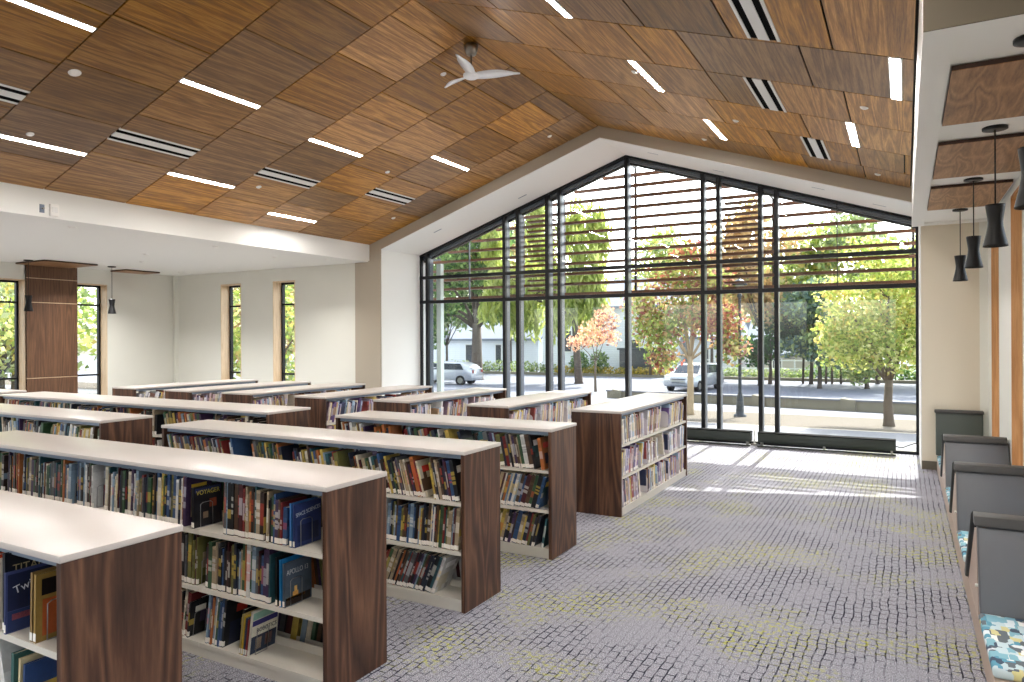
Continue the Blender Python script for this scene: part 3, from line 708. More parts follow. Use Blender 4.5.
# ------------------------------------------------------------------ bookcases
CH, TT = 1.118, .026
LEV = (.085, .415, .757)
def bookcase(xc, yc, L, Wd, rz, label):
    e = empty('bookcase', (xc, yc, 0), rz)
    h = L / 2; w = Wd / 2
    t = MB(); t.box(-h - .004, h + .004, -w - .006, w + .006, CH - TT, CH); bevel(t.build('top', M_top, e), .002)
    for s in (-1, 1):
        p = MB(); a, c = (h - .03, h) if s > 0 else (-h, -h + .03); p.box(a, c, -w, w, 0, CH - TT); p.build('end_panel', M_walnut, e)
    nb = max(1, round((L - .06) / .93)); bw = (L - .06) / nb
    ch = MB(); ch.box(-h + .03, h - .03, -w + .035, -w + .06, CH - TT - .035, CH - TT); ch.box(-h + .03, h - .03, w - .06, w - .035, CH - TT - .035, CH - TT); ch.build('top_channel', M_upr, e)
    for i in range(nb + 1):
        x = -h + .03 + bw * i; x = min(max(x, -h + .048), h - .048)
        u = MB(); u.box(x - .016, x + .016, -.02, .02, 0, CH - TT); u.build('upright', M_upr, e)
    kb = MB(); kb.box(-h + .03, h - .03, -w + .012, w - .012, 0, LEV[0] - .012); kb.build('kick_base', M_steel, e)
    for i in range(nb):
        x0 = -h + .03 + bw * i + .002; x1 = x0 + bw - .004
        for s in (-1, 1):
            for z in LEV:
                m = MB(); ys = sorted((s * .022, s * (w - .012))); m.box(x0, x1, ys[0], ys[1], z - .012, z)
                yf = sorted((s * (w - .006), s * (w - .012))); m.box(x0, x1, yf[0], yf[1], z - .026, z)
                yk = sorted((s * .022, s * .026)); m.box(x0, x1, yk[0], yk[1], z, z + .05)
                m.build('shelf', M_steel, e)
    tag(e, label, 'bookcase', 'low walnut bookcases with white tops')
    return e, nb, bw
CASES = {}
def case_x(key, x0, x1, y0, y1, label): CASES[key] = dict(c=((x0 + x1) / 2, (y0 + y1) / 2), L=x1 - x0, W=y1 - y0, rz=0, label=label, box=(x0, x1, y0, y1), key=key)
def case_y(key, x0, x1, y0, y1, label): CASES[key] = dict(c=((x0 + x1) / 2, (y0 + y1) / 2), L=y1 - y0, W=x1 - x0, rz=PI / 2, label=label, box=(x0, x1, y0, y1), key=key)
case_x('A', -6.75, -2.67, 1.443, 1.93, 'nearest bookcase, cut by the lower left corner, big walnut end panel')
case_x('B', -6.75, -2.67, 2.785, 3.275, 'second bookcase from the viewer, long white top reaching the left edge')
case_x('C', -5.95, -2.66, 4.105, 4.595, 'third bookcase from the viewer along the carpet aisle')
case_x('D', -5.10, -2.65, 5.455, 5.975, 'fourth bookcase along the aisle, its pale lit end panel before the corner case')
case_x('E', -10.6, -6.80, 4.05, 4.585, 'bookcase at left edge with dark end panel, behind the second bookcase')
case_x('G', -11.45, -5.95, 5.34, 5.95, 'longest bookcase, running below the walnut column at left')
case_x('I', -15.8, -11.95, 5.34, 5.95, 'bookcase just showing its white top at the left edge')
case_y('F', -3.20, -2.63, 7.09, 9.68, 'corner bookcase turned to the window, full of pale books, beside open carpet')
case_y('H1', -4.55, -3.99, 7.08, 9.54, 'window-facing bookcase just left of the corner one')
case_y('H2', -5.97, -5.41, 7.08, 9.54, 'window-facing bookcase, third from the right')
case_y('H3', -7.37, -6.81, 7.08, 9.54, 'window-facing bookcase, fourth from the right')
case_y('H4', -8.85, -8.23, 7.08, 9.54, 'window-facing bookcase, fifth from the right, before the right slit window')
case_y('H5', -10.12, -9.52, 7.04, 9.54, 'window-facing bookcase, sixth from the right')
case_y('H6', -11.5, -10.9, 7.04, 9.54, 'window-facing bookcase farthest left, below the left slit window')
for k, c in CASES.items():
    c['e'], c['nb'], c['bw'] = bookcase(c['c'][0], c['c'][1], c['L'], c['W'], c['rz'], c['label'])

# ------------------------------------------------------------------ books
PAL_DARK = [('black', (22, 22, 26)), ('navy', (28, 38, 74)), ('dark brown', (52, 36, 30)), ('grey', (96, 98, 102)), ('red', (150, 32, 30)), ('orange', (206, 104, 34)), ('tan', (184, 158, 118)),
            ('cream', (222, 208, 176)), ('teal', (34, 92, 104)), ('olive', (120, 116, 48)), ('yellow', (214, 176, 52)), ('purple', (72, 46, 92)), ('blue', (44, 88, 150)), ('white', (226, 224, 220)), ('green', (52, 98, 58)), ('maroon', (92, 30, 36)), ('black', (30, 30, 34)), ('navy', (36, 44, 66)), ('brown', (98, 66, 44)), ('light blue', (128, 160, 186))]
PAL_SUNLIT = [('pink', (204, 176, 182)), ('lavender', (172, 168, 196)), ('white', (226, 224, 228)), ('cream', (218, 208, 190)), ('pale blue', (160, 184, 208)), ('mauve', (142, 118, 136)), ('yellow', (214, 192, 112)), ('red', (158, 76, 72)), ('grey', (150, 150, 158)), ('navy', (62, 68, 98)), ('brown', (116, 84, 74)), ('white', (214, 212, 220)), ('purple', (96, 74, 122)), ('tan', (190, 158, 126))]  # pale book colours with a sunlit wash painted in
rb = random.Random(11)
BOOKS = []; SUPPORTS = []; STARTS = {}
RES = {('B', 2): [(-3.80, -3.53), (-2.96, -2.69)], ('B', 1): [(-3.08, -2.70)], ('B', 0): [(-3.42, -2.70)], ('A', 2): [(-3.22, -2.70)], ('A', 1): [(-3.06, -2.70)]}
def fill(case, side, level, pal, lean0=None, tmul=1.0, fillp=.9):
    """side -1: local front (-y) ; +1: local back"""
    h = case['L'] / 2; w = case['W'] / 2; z = LEV[level]
    hmax = (.325 if level < 2 else .315)
    for bay in range(case['nb']):
        x0 = -h + .035 + case['bw'] * bay + .01; x1 = x0 + case['bw'] - .03
        x = x0 + rb.uniform(0, .03)
        end = x0 + (x1 - x0) * min(1, rb.uniform(fillp - .08, fillp + .16))
        nrun = 0
        while x < end - .05:
            runl = rb.uniform(.3, .85); rend = min(end, x + runl)
            lean = rb.choice((-1, 1, 1)) * rb.uniform(.02, .26) if lean0 is None else lean0 * rb.uniform(.6, 1.3)
            hb = rb.uniform(.25, .30); first = True
            if lean < -.0: x += math.sin(-lean) * .27
            if side < 0: STARTS.setdefault((case['key'], level), []).append((x, bay))
            while x < rend:
                t = rb.choice((.009, .011, .012, .014, .016, .02, .026)) * tmul
                hh = min(hmax * math.cos(lean) - .012, max(.19, hb + rb.gauss(0, .022))); d = rb.uniform(.17, .205)
                nm, c = rb.choice(pal)
                hit = [q for q in RES.get((case['key'], level), []) if side < 0 and q[0] - case['c'][0] - (.08 if lean > .1 else .02) < x + t < q[1] - case['c'][0]]
                if hit: x = hit[0][1] - case['c'][0] + .005; rend = 1e9 if False else rend; break
                if x + t / math.cos(lean) + (math.sin(lean) * hh if lean > 0 else 0) > x1: break
                BOOKS.append(dict(case=case, side=side, level=level, bay=bay, x=x, t=t, h=hh, d=d, lean=lean, col=c, cname=nm, yo=rb.uniform(.0, .012), seed=rb.random()))
                x += t / math.cos(lean) + .0012
            SUPPORTS.append((case, side, level, x, lean))
            if case['rz']: x += rb.choice((.03, .08, .13))
            x += rb.choice((.006, .01, .02, .06)) + (math.sin(lean) * hb if lean > 0 else 0) * .6
C = CASES
leans = {('A', 2): None, ('B', 2): .05, ('B', 1): .04, ('B', 0): .18, ('C', 2): -.27, ('C', 1): .12, ('C', 0): .33, ('D', 2): -.24, ('D', 1): .26, ('D', 0): .26}
for k in 'ABCDEGI':
    for lv in range(3):
        if k in 'EGI' and lv == 0: continue
        fill(C[k], -1, lv, PAL_DARK, leans.get((k, lv)), tmul=1.15 if k in 'ABC' else 1.6, fillp=.93)
        fill(C[k], 1, lv, PAL_DARK, None, tmul=1.8, fillp=.78)
for k in ('F', 'H1', 'H2', 'H3', 'H4', 'H5', 'H6'):
    for lv in range(3):
        if k != 'F' and lv == 0: continue
        fill(C[k], -1, lv, PAL_SUNLIT, None, tmul=1.7, fillp=.95)
        if k in ('F', 'H1', 'H2'): fill(C[k], 1, lv, PAL_SUNLIT, None, tmul=2.4, fillp=.8)

def book_matrix(bk):
    c = bk['case']; w = c['W'] / 2; s = bk['side']; th = bk['lean']; z = LEV[bk['level']] + max(0, bk['t'] * math.sin(th)) + .0008
    M = Matrix.Translation((c['c'][0], c['c'][1], 0)) @ Matrix.Rotation(c['rz'], 4, 'Z')
    if s < 0: M = M @ Matrix.Translation((bk['x'], -w + .016 + bk['yo'], z)) @ Matrix.Rotation(th, 4, 'Y')
    else: M = M @ Matrix.Translation((-bk['x'], w - .016 - bk['yo'], z)) @ Matrix.Rotation(PI, 4, 'Z') @ Matrix.Rotation(th, 4, 'Y')
    return M
def hidden(P, own):
    """segment from eye to P blocked by another case box, or by own end panels / top"""
    ex, ey, ez = 0, 0, EYE
    for k, c in CASES.items():
        x0, x1, y0, y1 = c['box']
        if c is own: continue
        t0, t1 = 0.0, 1.0
        ok = True
        for e_, p_, lo, hi in ((ex, P[0], x0, x1), (ey, P[1], y0, y1), (ez, P[2], 0, CH)):
            d = p_ - e_
            if abs(d) < 1e-9:
                if e_ < lo or e_ > hi: ok = False; break
                continue
            a, b_ = (lo - e_) / d, (hi - e_) / d
            if a > b_: a, b_ = b_, a
            t0, t1 = max(t0, a), min(t1, b_)
            if t0 > t1: ok = False; break
        if ok and t0 < .995: return True
    return False
for bk in BOOKS:
    M = book_matrix(bk); bk['M'] = M; sc = 0.0
    if bk['side'] < 0:
        vis = 0
        for fz in (.15, .4, .65, .92):
            P = M @ Vector((bk['t'] / 2, -.002, bk['h'] * fz)); q = px(P)
            if q and 1 < q[0] < 1023 and 1 < q[1] < 681 and not hidden(P, bk['case']): vis += 1
        if vis:
            q = px(M @ Vector((bk['t'] / 2, 0, bk['h'] / 2)))
            # the row's own top hides the highest part when seen steeply from above
            side = abs(px(M @ Vector((0, 0, .1)))[0] - px(M @ Vector((bk['t'], 0, .1)))[0])
            sc = vis / 4 * bk['h'] * (bk['t'] + .004) / (q[2] ** 2)
    bk['score'] = sc
BOOKS.sort(key=lambda b_: -b_['score'])
IND = [b_ for b_ in BOOKS[:292] if b_['score'] > 0]
REST = BOOKS[len(IND):]

for P_ in (PAL_DARK,):
    for i_, (n_, c_) in enumerate(P_):
        g_ = .3 * c_[0] + .5 * c_[1] + .2 * c_[2]; P_[i_] = (n_, tuple(int((.72 * v + .28 * g_) * .88) for v in c_))
for bk in BOOKS:
    if bk['case']['rz'] == 0: bk['col'] = dict(PAL_DARK).get(bk['cname'], bk['col'])
def shade(c, k): return tuple(min(1, v * k) for v in c)
def cover_faces(m, bk, x, sgn, art):
    """gridded outer cover board at local x, normal sgn*x"""
    r = random.Random(bk['seed']); base = lin(bk['col']); d, h = bk['d'], bk['h']
    pal = [base, shade(base, .6), shade(base, 1.5), lin(r.choice(PAL_DARK)[1])]
    ny, nz_ = (5, 6) if art else (1, 1)
    cy_, cz_ = r.uniform(.3, .7), r.uniform(.25, .6); ac = lin(r.choice(PAL_DARK)[1]); tcx = lin(r.choice([(235, 230, 215), (226, 190, 70), (200, 60, 50), (240, 240, 240)]))
    for i in range(ny):
        for j in range(nz_):
            u, v = (i + .5) / ny, (j + .5) / nz_
            c = base
            if art:
                if (u - cy_) ** 2 + (v - cz_) ** 2 < .07: c = ac
                elif v > .84: c = shade(base, .8)
                elif r.random() < .22: c = r.choice(pal)
                if .68 < v < .84 and .15 < u < .85: c = tcx if r.random() < .75 else base
            a0, a1, b0, b1 = d * i / ny, d * (i + 1) / ny, h * j / nz_, h * (j + 1) / nz_
            q = [(x, a0, b0), (x, a1, b0), (x, a1, b1), (x, a0, b1)]
            if sgn < 0: q.reverse()
            m.poly(q, c)
def spine_faces(m, bk, y=0.0):
    r = random.Random(bk['seed'] + .5); base = lin(bk['col']); t, h = bk['t'], bk['h']
    tc_ = lin(r.choice([(238, 234, 222), (228, 196, 80), (20, 20, 24), (200, 70, 50), (210, 210, 214)])); a = r.uniform(.3, .45); e_ = r.uniform(.6, .85)
    cuts = [0, a, e_, e_ + .04, .94, 1.0]; cols = [base, None, base, shade(base, .65), base]
    for k in range(5):
        z0, z1 = h * cuts[k], h * cuts[k + 1]
        if cols[k] is None:   # lettering block: thin coloured bars
            n = r.choice((1, 2, 3))
            for i in range(n):
                za, zb_ = z0 + (z1 - z0) * i / n, z0 + (z1 - z0) * (i + 1) / n; zm = za + (zb_ - za) * r.uniform(.5, .95)
                m.poly([(0, y, za), (t, y, za), (t, y, zm), (0, y, zm)], tuple(.62 * p + .38 * q for p, q in zip(base, tc_)))
                m.poly([(0, y, zm), (t, y, zm), (t, y, zb_), (0, y, zb_)], base)
        else: m.poly([(0, y, z0), (t, y, z0), (t, y, z1), (0, y, z1)], cols[k])
def ordinal(n):
    sp = ['first', 'second', 'third', 'fourth', 'fifth', 'sixth', 'seventh', 'eighth', 'ninth', 'tenth', 'eleventh', 'twelfth', 'thirteenth', 'fourteenth', 'fifteenth', 'sixteenth', 'seventeenth', 'eighteenth', 'nineteenth', 'twentieth']
    if n < 20: return sp[n]
    return str(n + 1) + ('th' if (n + 1) % 100 in (11, 12, 13) else {1: 'st', 2: 'nd', 3: 'rd'}.get((n + 1) % 10, 'th'))
SHORT = {'A': 'nearest bookcase', 'B': 'second bookcase', 'C': 'third bookcase', 'D': 'fourth bookcase', 'F': 'corner bookcase', 'E': 'left edge bookcase', 'G': 'longest bookcase', 'H1': 'second window bookcase'}
LVN = ('bottom', 'middle', 'top')
order = {}
for bk in BOOKS:
    if bk['side'] < 0: order.setdefault((bk['case']['key'], bk['level']), []).append(bk)
for key, lst in order.items():
    lst.sort(key=lambda b_: -b_['x'] if CASES[key[0]]['rz'] == 0 else b_['x'])
    for i, bk in enumerate(lst): bk['ord'] = i
for bk in IND:
    m = MB(); t, h, d = bk['t'], bk['h'], bk['d']; bd = min(.0025, t * .2)
    base = lin(bk['col'])
    # boards and spine
    for x0, x1 in ((0, bd), (t - bd, t)):
        m.poly([(x0, 0, h), (x1, 0, h), (x1, d, h), (x0, d, h)], base); m.poly([(x0, d, 0), (x0, d, h), (x1, d, h), (x1, d, 0)], base); m.poly([(x0, 0, 0), (x0, d, 0), (x1, d, 0), (x1, 0, 0)], base)
    m.poly([(bd, bd, h), (bd, 0, h), (t - bd, 0, h), (t - bd, bd, h)], base)
    m.poly([(bd, d, 0), (bd, bd, 0), (bd, bd, h), (bd, d, h)], base); m.poly([(t - bd, bd, 0), (t - bd, d, 0), (t - bd, d, h), (t - bd, bd, h)], base)
    big = bk['score'] > .0003
    cover_faces(m, bk, t, 1, True); cover_faces(m, bk, 0, -1, bk['case']['rz'] != 0)
    spine_faces(m, bk)
    o = m.build('book', M_book); o.matrix_world = bk['M']
    p = MB(); p.box(bd + .0002, t - bd - .0002, bd + .0002, d - .004, .003, h - .004); p.build('page_block', M_page, o)
    if bk['seed'] > .18:
        p = MB(); zl = .006; p.box(.0004, t + .0006, -.0008, .0001, zl, zl + .03); p.box(t, t + .0006, -.0008, .012, zl, zl + .03); p.build('spine_label', M_label, o)
    size = ('thin' if t < .016 else 'thick' if t > .026 else 'tall' if h > .28 else 'short' if h < .235 else '')
    tag(o, (size.strip() + ' ' + bk['cname']).strip() + ' book, ' + ordinal(bk['ord']) + ' from the aisle end, ' + LVN[bk['level']] + ' shelf of ' + SHORT.get(bk['case']['key'], 'bookcase'), 'book', 'picture books on the low bookcases')
# everything smaller: one mass
ms = MB()
for bk in REST:
    M = bk['M']; t, h, d = bk['t'], bk['h'], bk['d']; base = lin(bk['col']); r = random.Random(bk['seed'])
    c2 = shade(base, r.uniform(.6, 1.6)); pg = lin((214, 202, 178)); tc_ = lin(r.choice([(230, 226, 214), (30, 30, 34), (210, 180, 90)]))
    def Q(pts, c): ms.poly([M @ Vector(p) for p in pts], c)
    za, zb_ = h * .35, h * .75; mixc = tuple(.6 * a + .4 * b_ for a, b_ in zip(base, tc_))
    Q([(0, 0, .035), (t, 0, .035), (t, 0, za), (0, 0, za)], base); Q([(0, 0, za), (t, 0, za), (t, 0, zb_), (0, 0, zb_)], mixc); Q([(0, 0, zb_), (t, 0, zb_), (t, 0, h), (0, 0, h)], base)
    Q([(0, 0, 0), (t, 0, 0), (t, 0, .035), (0, 0, .035)], lin((228, 222, 214)) if r.random() < .8 else base)
    Q([(t, 0, 0), (t, d, 0), (t, d, h * .55), (t, 0, h * .55)], c2); Q([(t, 0, h * .55), (t, d, h * .55), (t, d, h), (t, 0, h)], base)
    Q([(0, d, 0), (0, 0, 0), (0, 0, h * .6), (0, d, h * .6)], base); Q([(0, d, h * .6), (0, 0, h * .6), (0, 0, h), (0, d, h)], c2)
    Q([(0, 0, h), (t, 0, h), (t, d, h), (0, d, h)], base if t < .014 or r.random() < .35 else pg); Q([(t, d, 0), (0, d, 0), (0, d, h), (t, d, h)], base)
    Q([(0, 0, 0), (0, d, 0), (t, d, 0), (t, 0, 0)], base)
o = ms.build('distant_books', M_book); o['kind'] = 'stuff'; o['label'] = 'rows of smaller looking books filling the remaining shelves'; o['category'] = 'books'

# wire supports and plate bookends at run ends
ns = 0
for case, side, level, x, lean in SUPPORTS:
    if side > 0: continue
    P0 = Matrix.Translation((case['c'][0], case['c'][1], 0)) @ Matrix.Rotation(case['rz'], 4, 'Z')
    w = case['W'] / 2; z = LEV[level]
    q = px(P0 @ Vector((x, -w + .05, z + .1)))
    if not q or not (5 < q[0] < 1015 and q[1] < 690): continue
    key = case['key']
    if key in ('B', 'C', 'A') and x < case['L'] / 2 - .06 and ns < 9 and q[2] < 6 and not hidden(P0 @ Vector((x, -w + .05, z + .1)), case):
        e = empty('wire_book_support'); sh = math.sin(lean) * .14; ch_ = math.cos(lean)
        e.matrix_world = P0 @ Matrix.Translation((x + .004, 0, z)) @ Matrix.Rotation(lean, 4, 'Y')
        f = MB(); f.tube([(0, -w + .05, .002), (0, -w + .05, .14), (0, -w + .065, .15), (0, -w + .12, .15), (0, -w + .135, .14), (0, -w + .135, .002)], .0022, 6); f.build('hoop', M_wire, e)
        f = MB(); f.tube([(0, -w + .05, .003), (0, -w + .135, .003)], .0022, 6); f.build('foot_wire', M_wire, e)
        tag(e, 'wire book support, %s in depth order, on the %s shelf of the %s' % (ordinal(ns), LVN[level], SHORT[key]), 'book support', 'wire book supports'); ns += 1
for key, lv, xw, lean, lab in (('B', 2, -3.742, 0, 'wire support against the VOYAGER book cover'), ('B', 2, -2.908, 0, 'wire support against the navy book on the top shelf end'), ('B', 1, -2.988, 0, 'wire support against the APOLLO 13 cover'), ('B', 0, -3.272, .14, 'wire support against the ROBOTICS cover'), ('A', 2, -2.858, .03, 'wire support beside the gold and brown books')):
    case = CASES[key]; w = case['W'] / 2; e = empty('wire_book_support'); e.matrix_world = Matrix.Translation((xw, case['c'][1], LEV[lv])) @ Matrix.Rotation(lean, 4, 'Y')
    f = MB(); f.tube([(0, -w + .05, .002), (0, -w + .05, .14), (0, -w + .065, .15), (0, -w + .12, .15), (0, -w + .135, .14), (0, -w + .135, .002)], .0022, 6); f.build('hoop', M_wire, e)
    f = MB(); f.tube([(0, -w + .05, .003), (0, -w + .135, .003)], .0022, 6); f.build('foot_wire', M_wire, e)
    tag(e, lab, 'book support', 'wire book supports')
npl = 0
for key in ('F', 'H1'):
    case = CASES[key]; P0 = Matrix.Translation((case['c'][0], case['c'][1], 0)) @ Matrix.Rotation(case['rz'], 4, 'Z'); w = case['W'] / 2
    for lv in (2, 1, 0):
        if key == 'H1' and lv == 0: continue
        for j, x in enumerate([q[0] - .005 - .05 * lv for q in STARTS.get((key, lv), [])][:7]):
            e = empty('plate_bookend'); e.matrix_world = P0 @ Matrix.Translation((x + .05 * lv, 0, LEV[lv]))
            pts = [(0, -w + .012, 0), (0, -w + .15, 0), (0, -w + .15, .15)] + [(0, -w + .10 + .05 * math.cos(a), .15 + .05 * math.sin(a)) for a in (.4, .8, 1.2, 1.57)] + [(0, -w + .062 + .05 * math.cos(a), .15 + .05 * math.sin(a)) for a in (1.57, 2.0, 2.4, 2.8, 3.14)]
            f = MB(); f.prism(pts, (.002, 0, 0)); f.build('upright_plate', M_plate, e)
            f = MB(); f.box(0, .09, -w + .03, -w + .12, .0, .0015); f.build('foot_plate', M_plate, e)
            tag(e, '%s white plate bookend from the aisle end, %s shelf of the %s' % (ordinal(j), LVN[lv], SHORT[key]), 'bookend', 'white plate bookends')

# named picture books whose covers can be read
def text(body, size, M, parent, rgb, name='cover_title', sx=1.0):
    c = bpy.data.curves.new(name, 'FONT'); c.body = body; c.size = size; c.align_x = 'LEFT'; c.extrude = .0003; c.space_character = 1.0
    m = simple('lettering_' + body.lower().replace(' ', '_')[:12], rgb, .5); c.materials.append(m)
    tmp = bpy.data.objects.new(name, c); me = bpy.data.meshes.new_from_object(tmp); bpy.data.objects.remove(tmp); me.name = name; o = bpy.data.objects.new(name, me); COL.objects.link(o); o.parent = parent; o.matrix_local = M @ Matrix.Scale(sx, 4, (1, 0, 0)); return o
def special(key, level, xw, lean, t, h, d, col, blocks, texts, label, spine=None, yo=0.0):
    """book whose +x cover is seen; xw: world x of lower spine corner"""
    case = CASES[key]; w = case['W'] / 2; z = LEV[level] + max(0, t * math.sin(lean)) + .0008
    M = Matrix.Translation((xw, case['c'][1] - w + .012 + yo, z)) @ Matrix.Rotation(lean, 4, 'Y')
    m = MB(); base = lin(col); bd = .0025
    m.box(0, bd, 0, d, 0, h, base); m.box(t - bd, t, 0, d, 0, h, base); m.box(0, t, 0, bd, 0, h, lin(spine) if spine else base)
    for (u0, u1, v0, v1, c) in blocks: m.poly([(t + .0004, d * u0, h * v0), (t + .0004, d * u1, h * v0), (t + .0004, d * u1, h * v1), (t + .0004, d * u0, h * v1)], lin(c))
    o = m.build('book', M_book); o.matrix_world = M
    p = MB(); p.box(bd, t - bd, bd, d - .004, .003, h - .004); p.build('page_block', M_page, o)
    p = MB(); p.box(-.0003, t + .0003, -.0009, 0, .006, .036); p.build('spine_label', M_label, o)
    for body, size, u, v, rgb, rot, sx in texts:
        T = Matrix.Translation((t + .001, d * u, h * v)) @ Matrix(((0, 0, 1, 0), (1, 0, 0, 0), (0, 1, 0, 0), (0, 0, 0, 1))) @ Matrix.Rotation(rot, 4, 'Z')
        text(body, size, T, o, rgb, sx=sx)
    return tag(o, label, 'book', 'picture books on the low bookcases')
ST = 'stands by the end panel'
special('A', 2, -3.20, .0, .036, .285, .20, (196, 62, 34), [], [], 'thick orange-red book at the lower left edge of the picture, nearest case')
special('A', 2, -3.155, .02, .026, .275, .20, (226, 216, 198), [(.1, .9, .1, .4, (220, 170, 60)), (.1, .9, .5, .7, (150, 50, 60))], [], 'cream spined book beside the thick orange-red one in nearest case')
special('A', 2, -3.10, .0, .02, .305, .215, (20, 24, 34), [(.08, .95, .30, .6, (40, 60, 92))], [('TITANIC', .046, .12, .735, (176, 160, 120), 0, .95)], 'large black book with tall pale title letters in nearest case')
special('A', 2, -3.066, .02, .012, .238, .22, (64, 74, 122), [(.03, .98, .02, .35, (36, 52, 96)), (.1, .8, .2, .3, (150, 80, 92)), (.03, .98, .36, .96, (24, 34, 66))], [('Twilight', .045, .14, .62, (222, 226, 236), .25, 1.0)], 'slim blue picture book with white title starting Tw, nearest case', yo=-.012)
special('A', 2, -2.905, .03, .016, .262, .19, (140, 112, 66), [(.1, .9, .1, .5, (196, 96, 40)), (.1, .9, .55, .9, (44, 32, 26))], [], 'gold and brown spined book, left one of a matching pair')
special('A', 2, -2.882, .03, .018, .258, .19, (150, 120, 60), [(.12, .92, .08, .62, (180, 90, 44)), (.1, .9, .68, .92, (28, 22, 20))], [], 'gold and brown spined book, right one of a matching pair')
special('A', 1, -3.05, .05, .022, .27, .2, (56, 96, 92), [], [], 'teal green book on the middle shelf of the nearest case')
special('A', 1, -3.0, .06, .018, .26, .2, (206, 190, 150), [(.1, .9, .6, .9, (90, 110, 60))], [], 'tan book leaning beside the teal one, nearest case')
special('A', 1, -2.965, .06, .014, .245, .21, (48, 74, 124), [(.25, .98, .05, .62, (206, 176, 84))], [('Wish You Were', .026, .3, .46, (150, 40, 34), .12, .9), ('Here', .024, .45, .34, (40, 80, 60), .12, .9)], 'blue book with a yellow panel and red title, nearest case')
special('B', 2, -3.775, .0, .022, .245, .2, (24, 24, 30), [(.32, .5, .2, .36, (130, 110, 90)), (.55, .8, .45, .66, (140, 66, 40)), (.04, .96, .86, .97, (40, 50, 90))], [('VOYAGER', .04, .08, .80, (206, 190, 80), 0, .92)], 'black book with yellow title letters, top shelf of second bookcase')
special('B', 2, -2.93, -.0, .014, .235, .2, (46, 60, 110), [(.1, .9, .1, .5, (30, 40, 80))], [('SPACE SCIENCES', .031, .05, .70, (200, 210, 225), .12, .8)], 'navy book with slanted pale SCIENCES title at the end of the top shelf, second bookcase')
special('B', 2, -2.955, -.0, .016, .24, .2, (60, 110, 170), [], [], 'bright blue book beside the slanted title book, second bookcase')
special('B', 1, -3.065, .0, .014, .27, .21, (20, 22, 26), [], [('RACE TO THE MOON', .022, .06, .88, (190, 194, 196), 0, 1.0)], 'black book behind with RACE TO THE MOON along its cover top')
special('B', 1, -3.035, .0, .012, .26, .2, (40, 130, 196), [], [], 'bright sky blue spined book, middle shelf of second bookcase')
special('B', 1, -3.01, .0, .014, .242, .205, (78, 90, 104), [(.05, .95, .02, .2, (40, 30, 26)), (.3, .5, .16, .3, (222, 160, 80)), (.36, .46, .3, .42, (236, 190, 110)), (.1, .3, .14, .2, (200, 140, 70)), (.5, .75, .14, .2, (190, 130, 60)), (.05, .95, .45, .97, (84, 96, 112))], [('APOLLO 13', .04, .08, .72, (206, 210, 212), 0, .8)], 'grey blue book with APOLLO 13 on its cover, second bookcase')
special('B', 0, -3.385, .14, .016, .255, .2, (24, 24, 30), [(.1, .9, .2, .8, (60, 66, 50))], [], 'tall black book left of the robot book, bottom shelf of second bookcase', yo=.02)
for k_, (c_, n_) in enumerate((((190, 170, 110), 'tan'), ((214, 180, 60), 'yellow'), ((60, 70, 90), 'slate'), ((150, 50, 46), 'red'))):
    special('B', 0, -3.366 + .017 * k_, .14, .012, .235 - .008 * k_, .19, c_, [], [], n_ + ' spined thin book in the stack just left of the robot book')
special('B', 0, -3.295, .14, .012, .262, .2, (214, 208, 196), [(.04, .96, .80, .96, (150, 190, 170)), (.04, .96, .66, .78, (60, 54, 120)), (.04, .96, .42, .66, (232, 226, 206)), (.04, .96, .03, .42, (48, 58, 78)), (.2, .42, .1, .36, (170, 150, 130)), (.55, .8, .12, .38, (120, 90, 84))],
        [('ROBOTICS', .036, .2, .49, (36, 36, 40), 0, .85)], 'white book with ROBOTICS on its cover, bottom shelf of second bookcase')
for k_ in range(7):
    c_ = [(60, 62, 70), (40, 44, 50), (120, 90, 70), (30, 34, 44), (86, 60, 46), (150, 130, 110), (44, 50, 56)][k_]
# ------------------------------------------------------------------ outdoors
def zg(y): return float(np.interp(y, [14.5, 21.5, 40, 400], [-.15, -.5, -1.2, -1.2]))
def ground(name, pts_fn, mat, label, dz=0.0):
    ys = [13.2, 14.5, 16, 18, 19.5, 21.5, 24, 27, 30, 35, 40, 60, 150]
    m = MB(); y0, y1 = pts_fn; yy = [y for y in ys if y0 < y < y1]; yy = [y0] + yy + [y1]
    for a, c in zip(yy[:-1], yy[1:]): m.poly([(-150, a, zg(a) + dz), (100, a, zg(a) + dz), (100, c, zg(c) + dz), (-150, c, zg(c) + dz)])
    return struct(m.build(name, mat), label)
ground('ground', (13.2, 19.0), M_conc, 'pale concrete walk outside the window')
ground('ground_planting', (19.0, 24.2), M_mulch, 'strip of dry mulch between walk and low wall', .01)
ground('ground_pavement', (24.2, 30.5), M_conc, 'pale pavement before the low wall', 0)
ground('ground_lot', (30.5, 150), M_asph, 'grey parking lot beyond the low wall', 0)
m = MB(); m.poly([(-150, -60, -.16), (XL - .3, -60, -.16), (XL - .3, 13.2, -.16), (-150, 13.2, -.16)]); m.poly([(XR + .3, -60, -.16), (90, -60, -.16), (90, 13.2, -.16), (XR + .3, 13.2, -.16)]); m.poly([(XL - .3, -60, -.16), (XR + .3, -60, -.16), (XR + .3, YB - .3, -.16), (XL - .3, YB - .3, -.16)])
m.poly([(XL - .3, Y0 + .3, -.16), (BX0 - .3, Y0 + .3, -.16), (BX0 - .3, 13.2, -.16), (XL - .3, 13.2, -.16)])
struct(m.build('ground_yard', M_mulch), 'dry yard around the building')
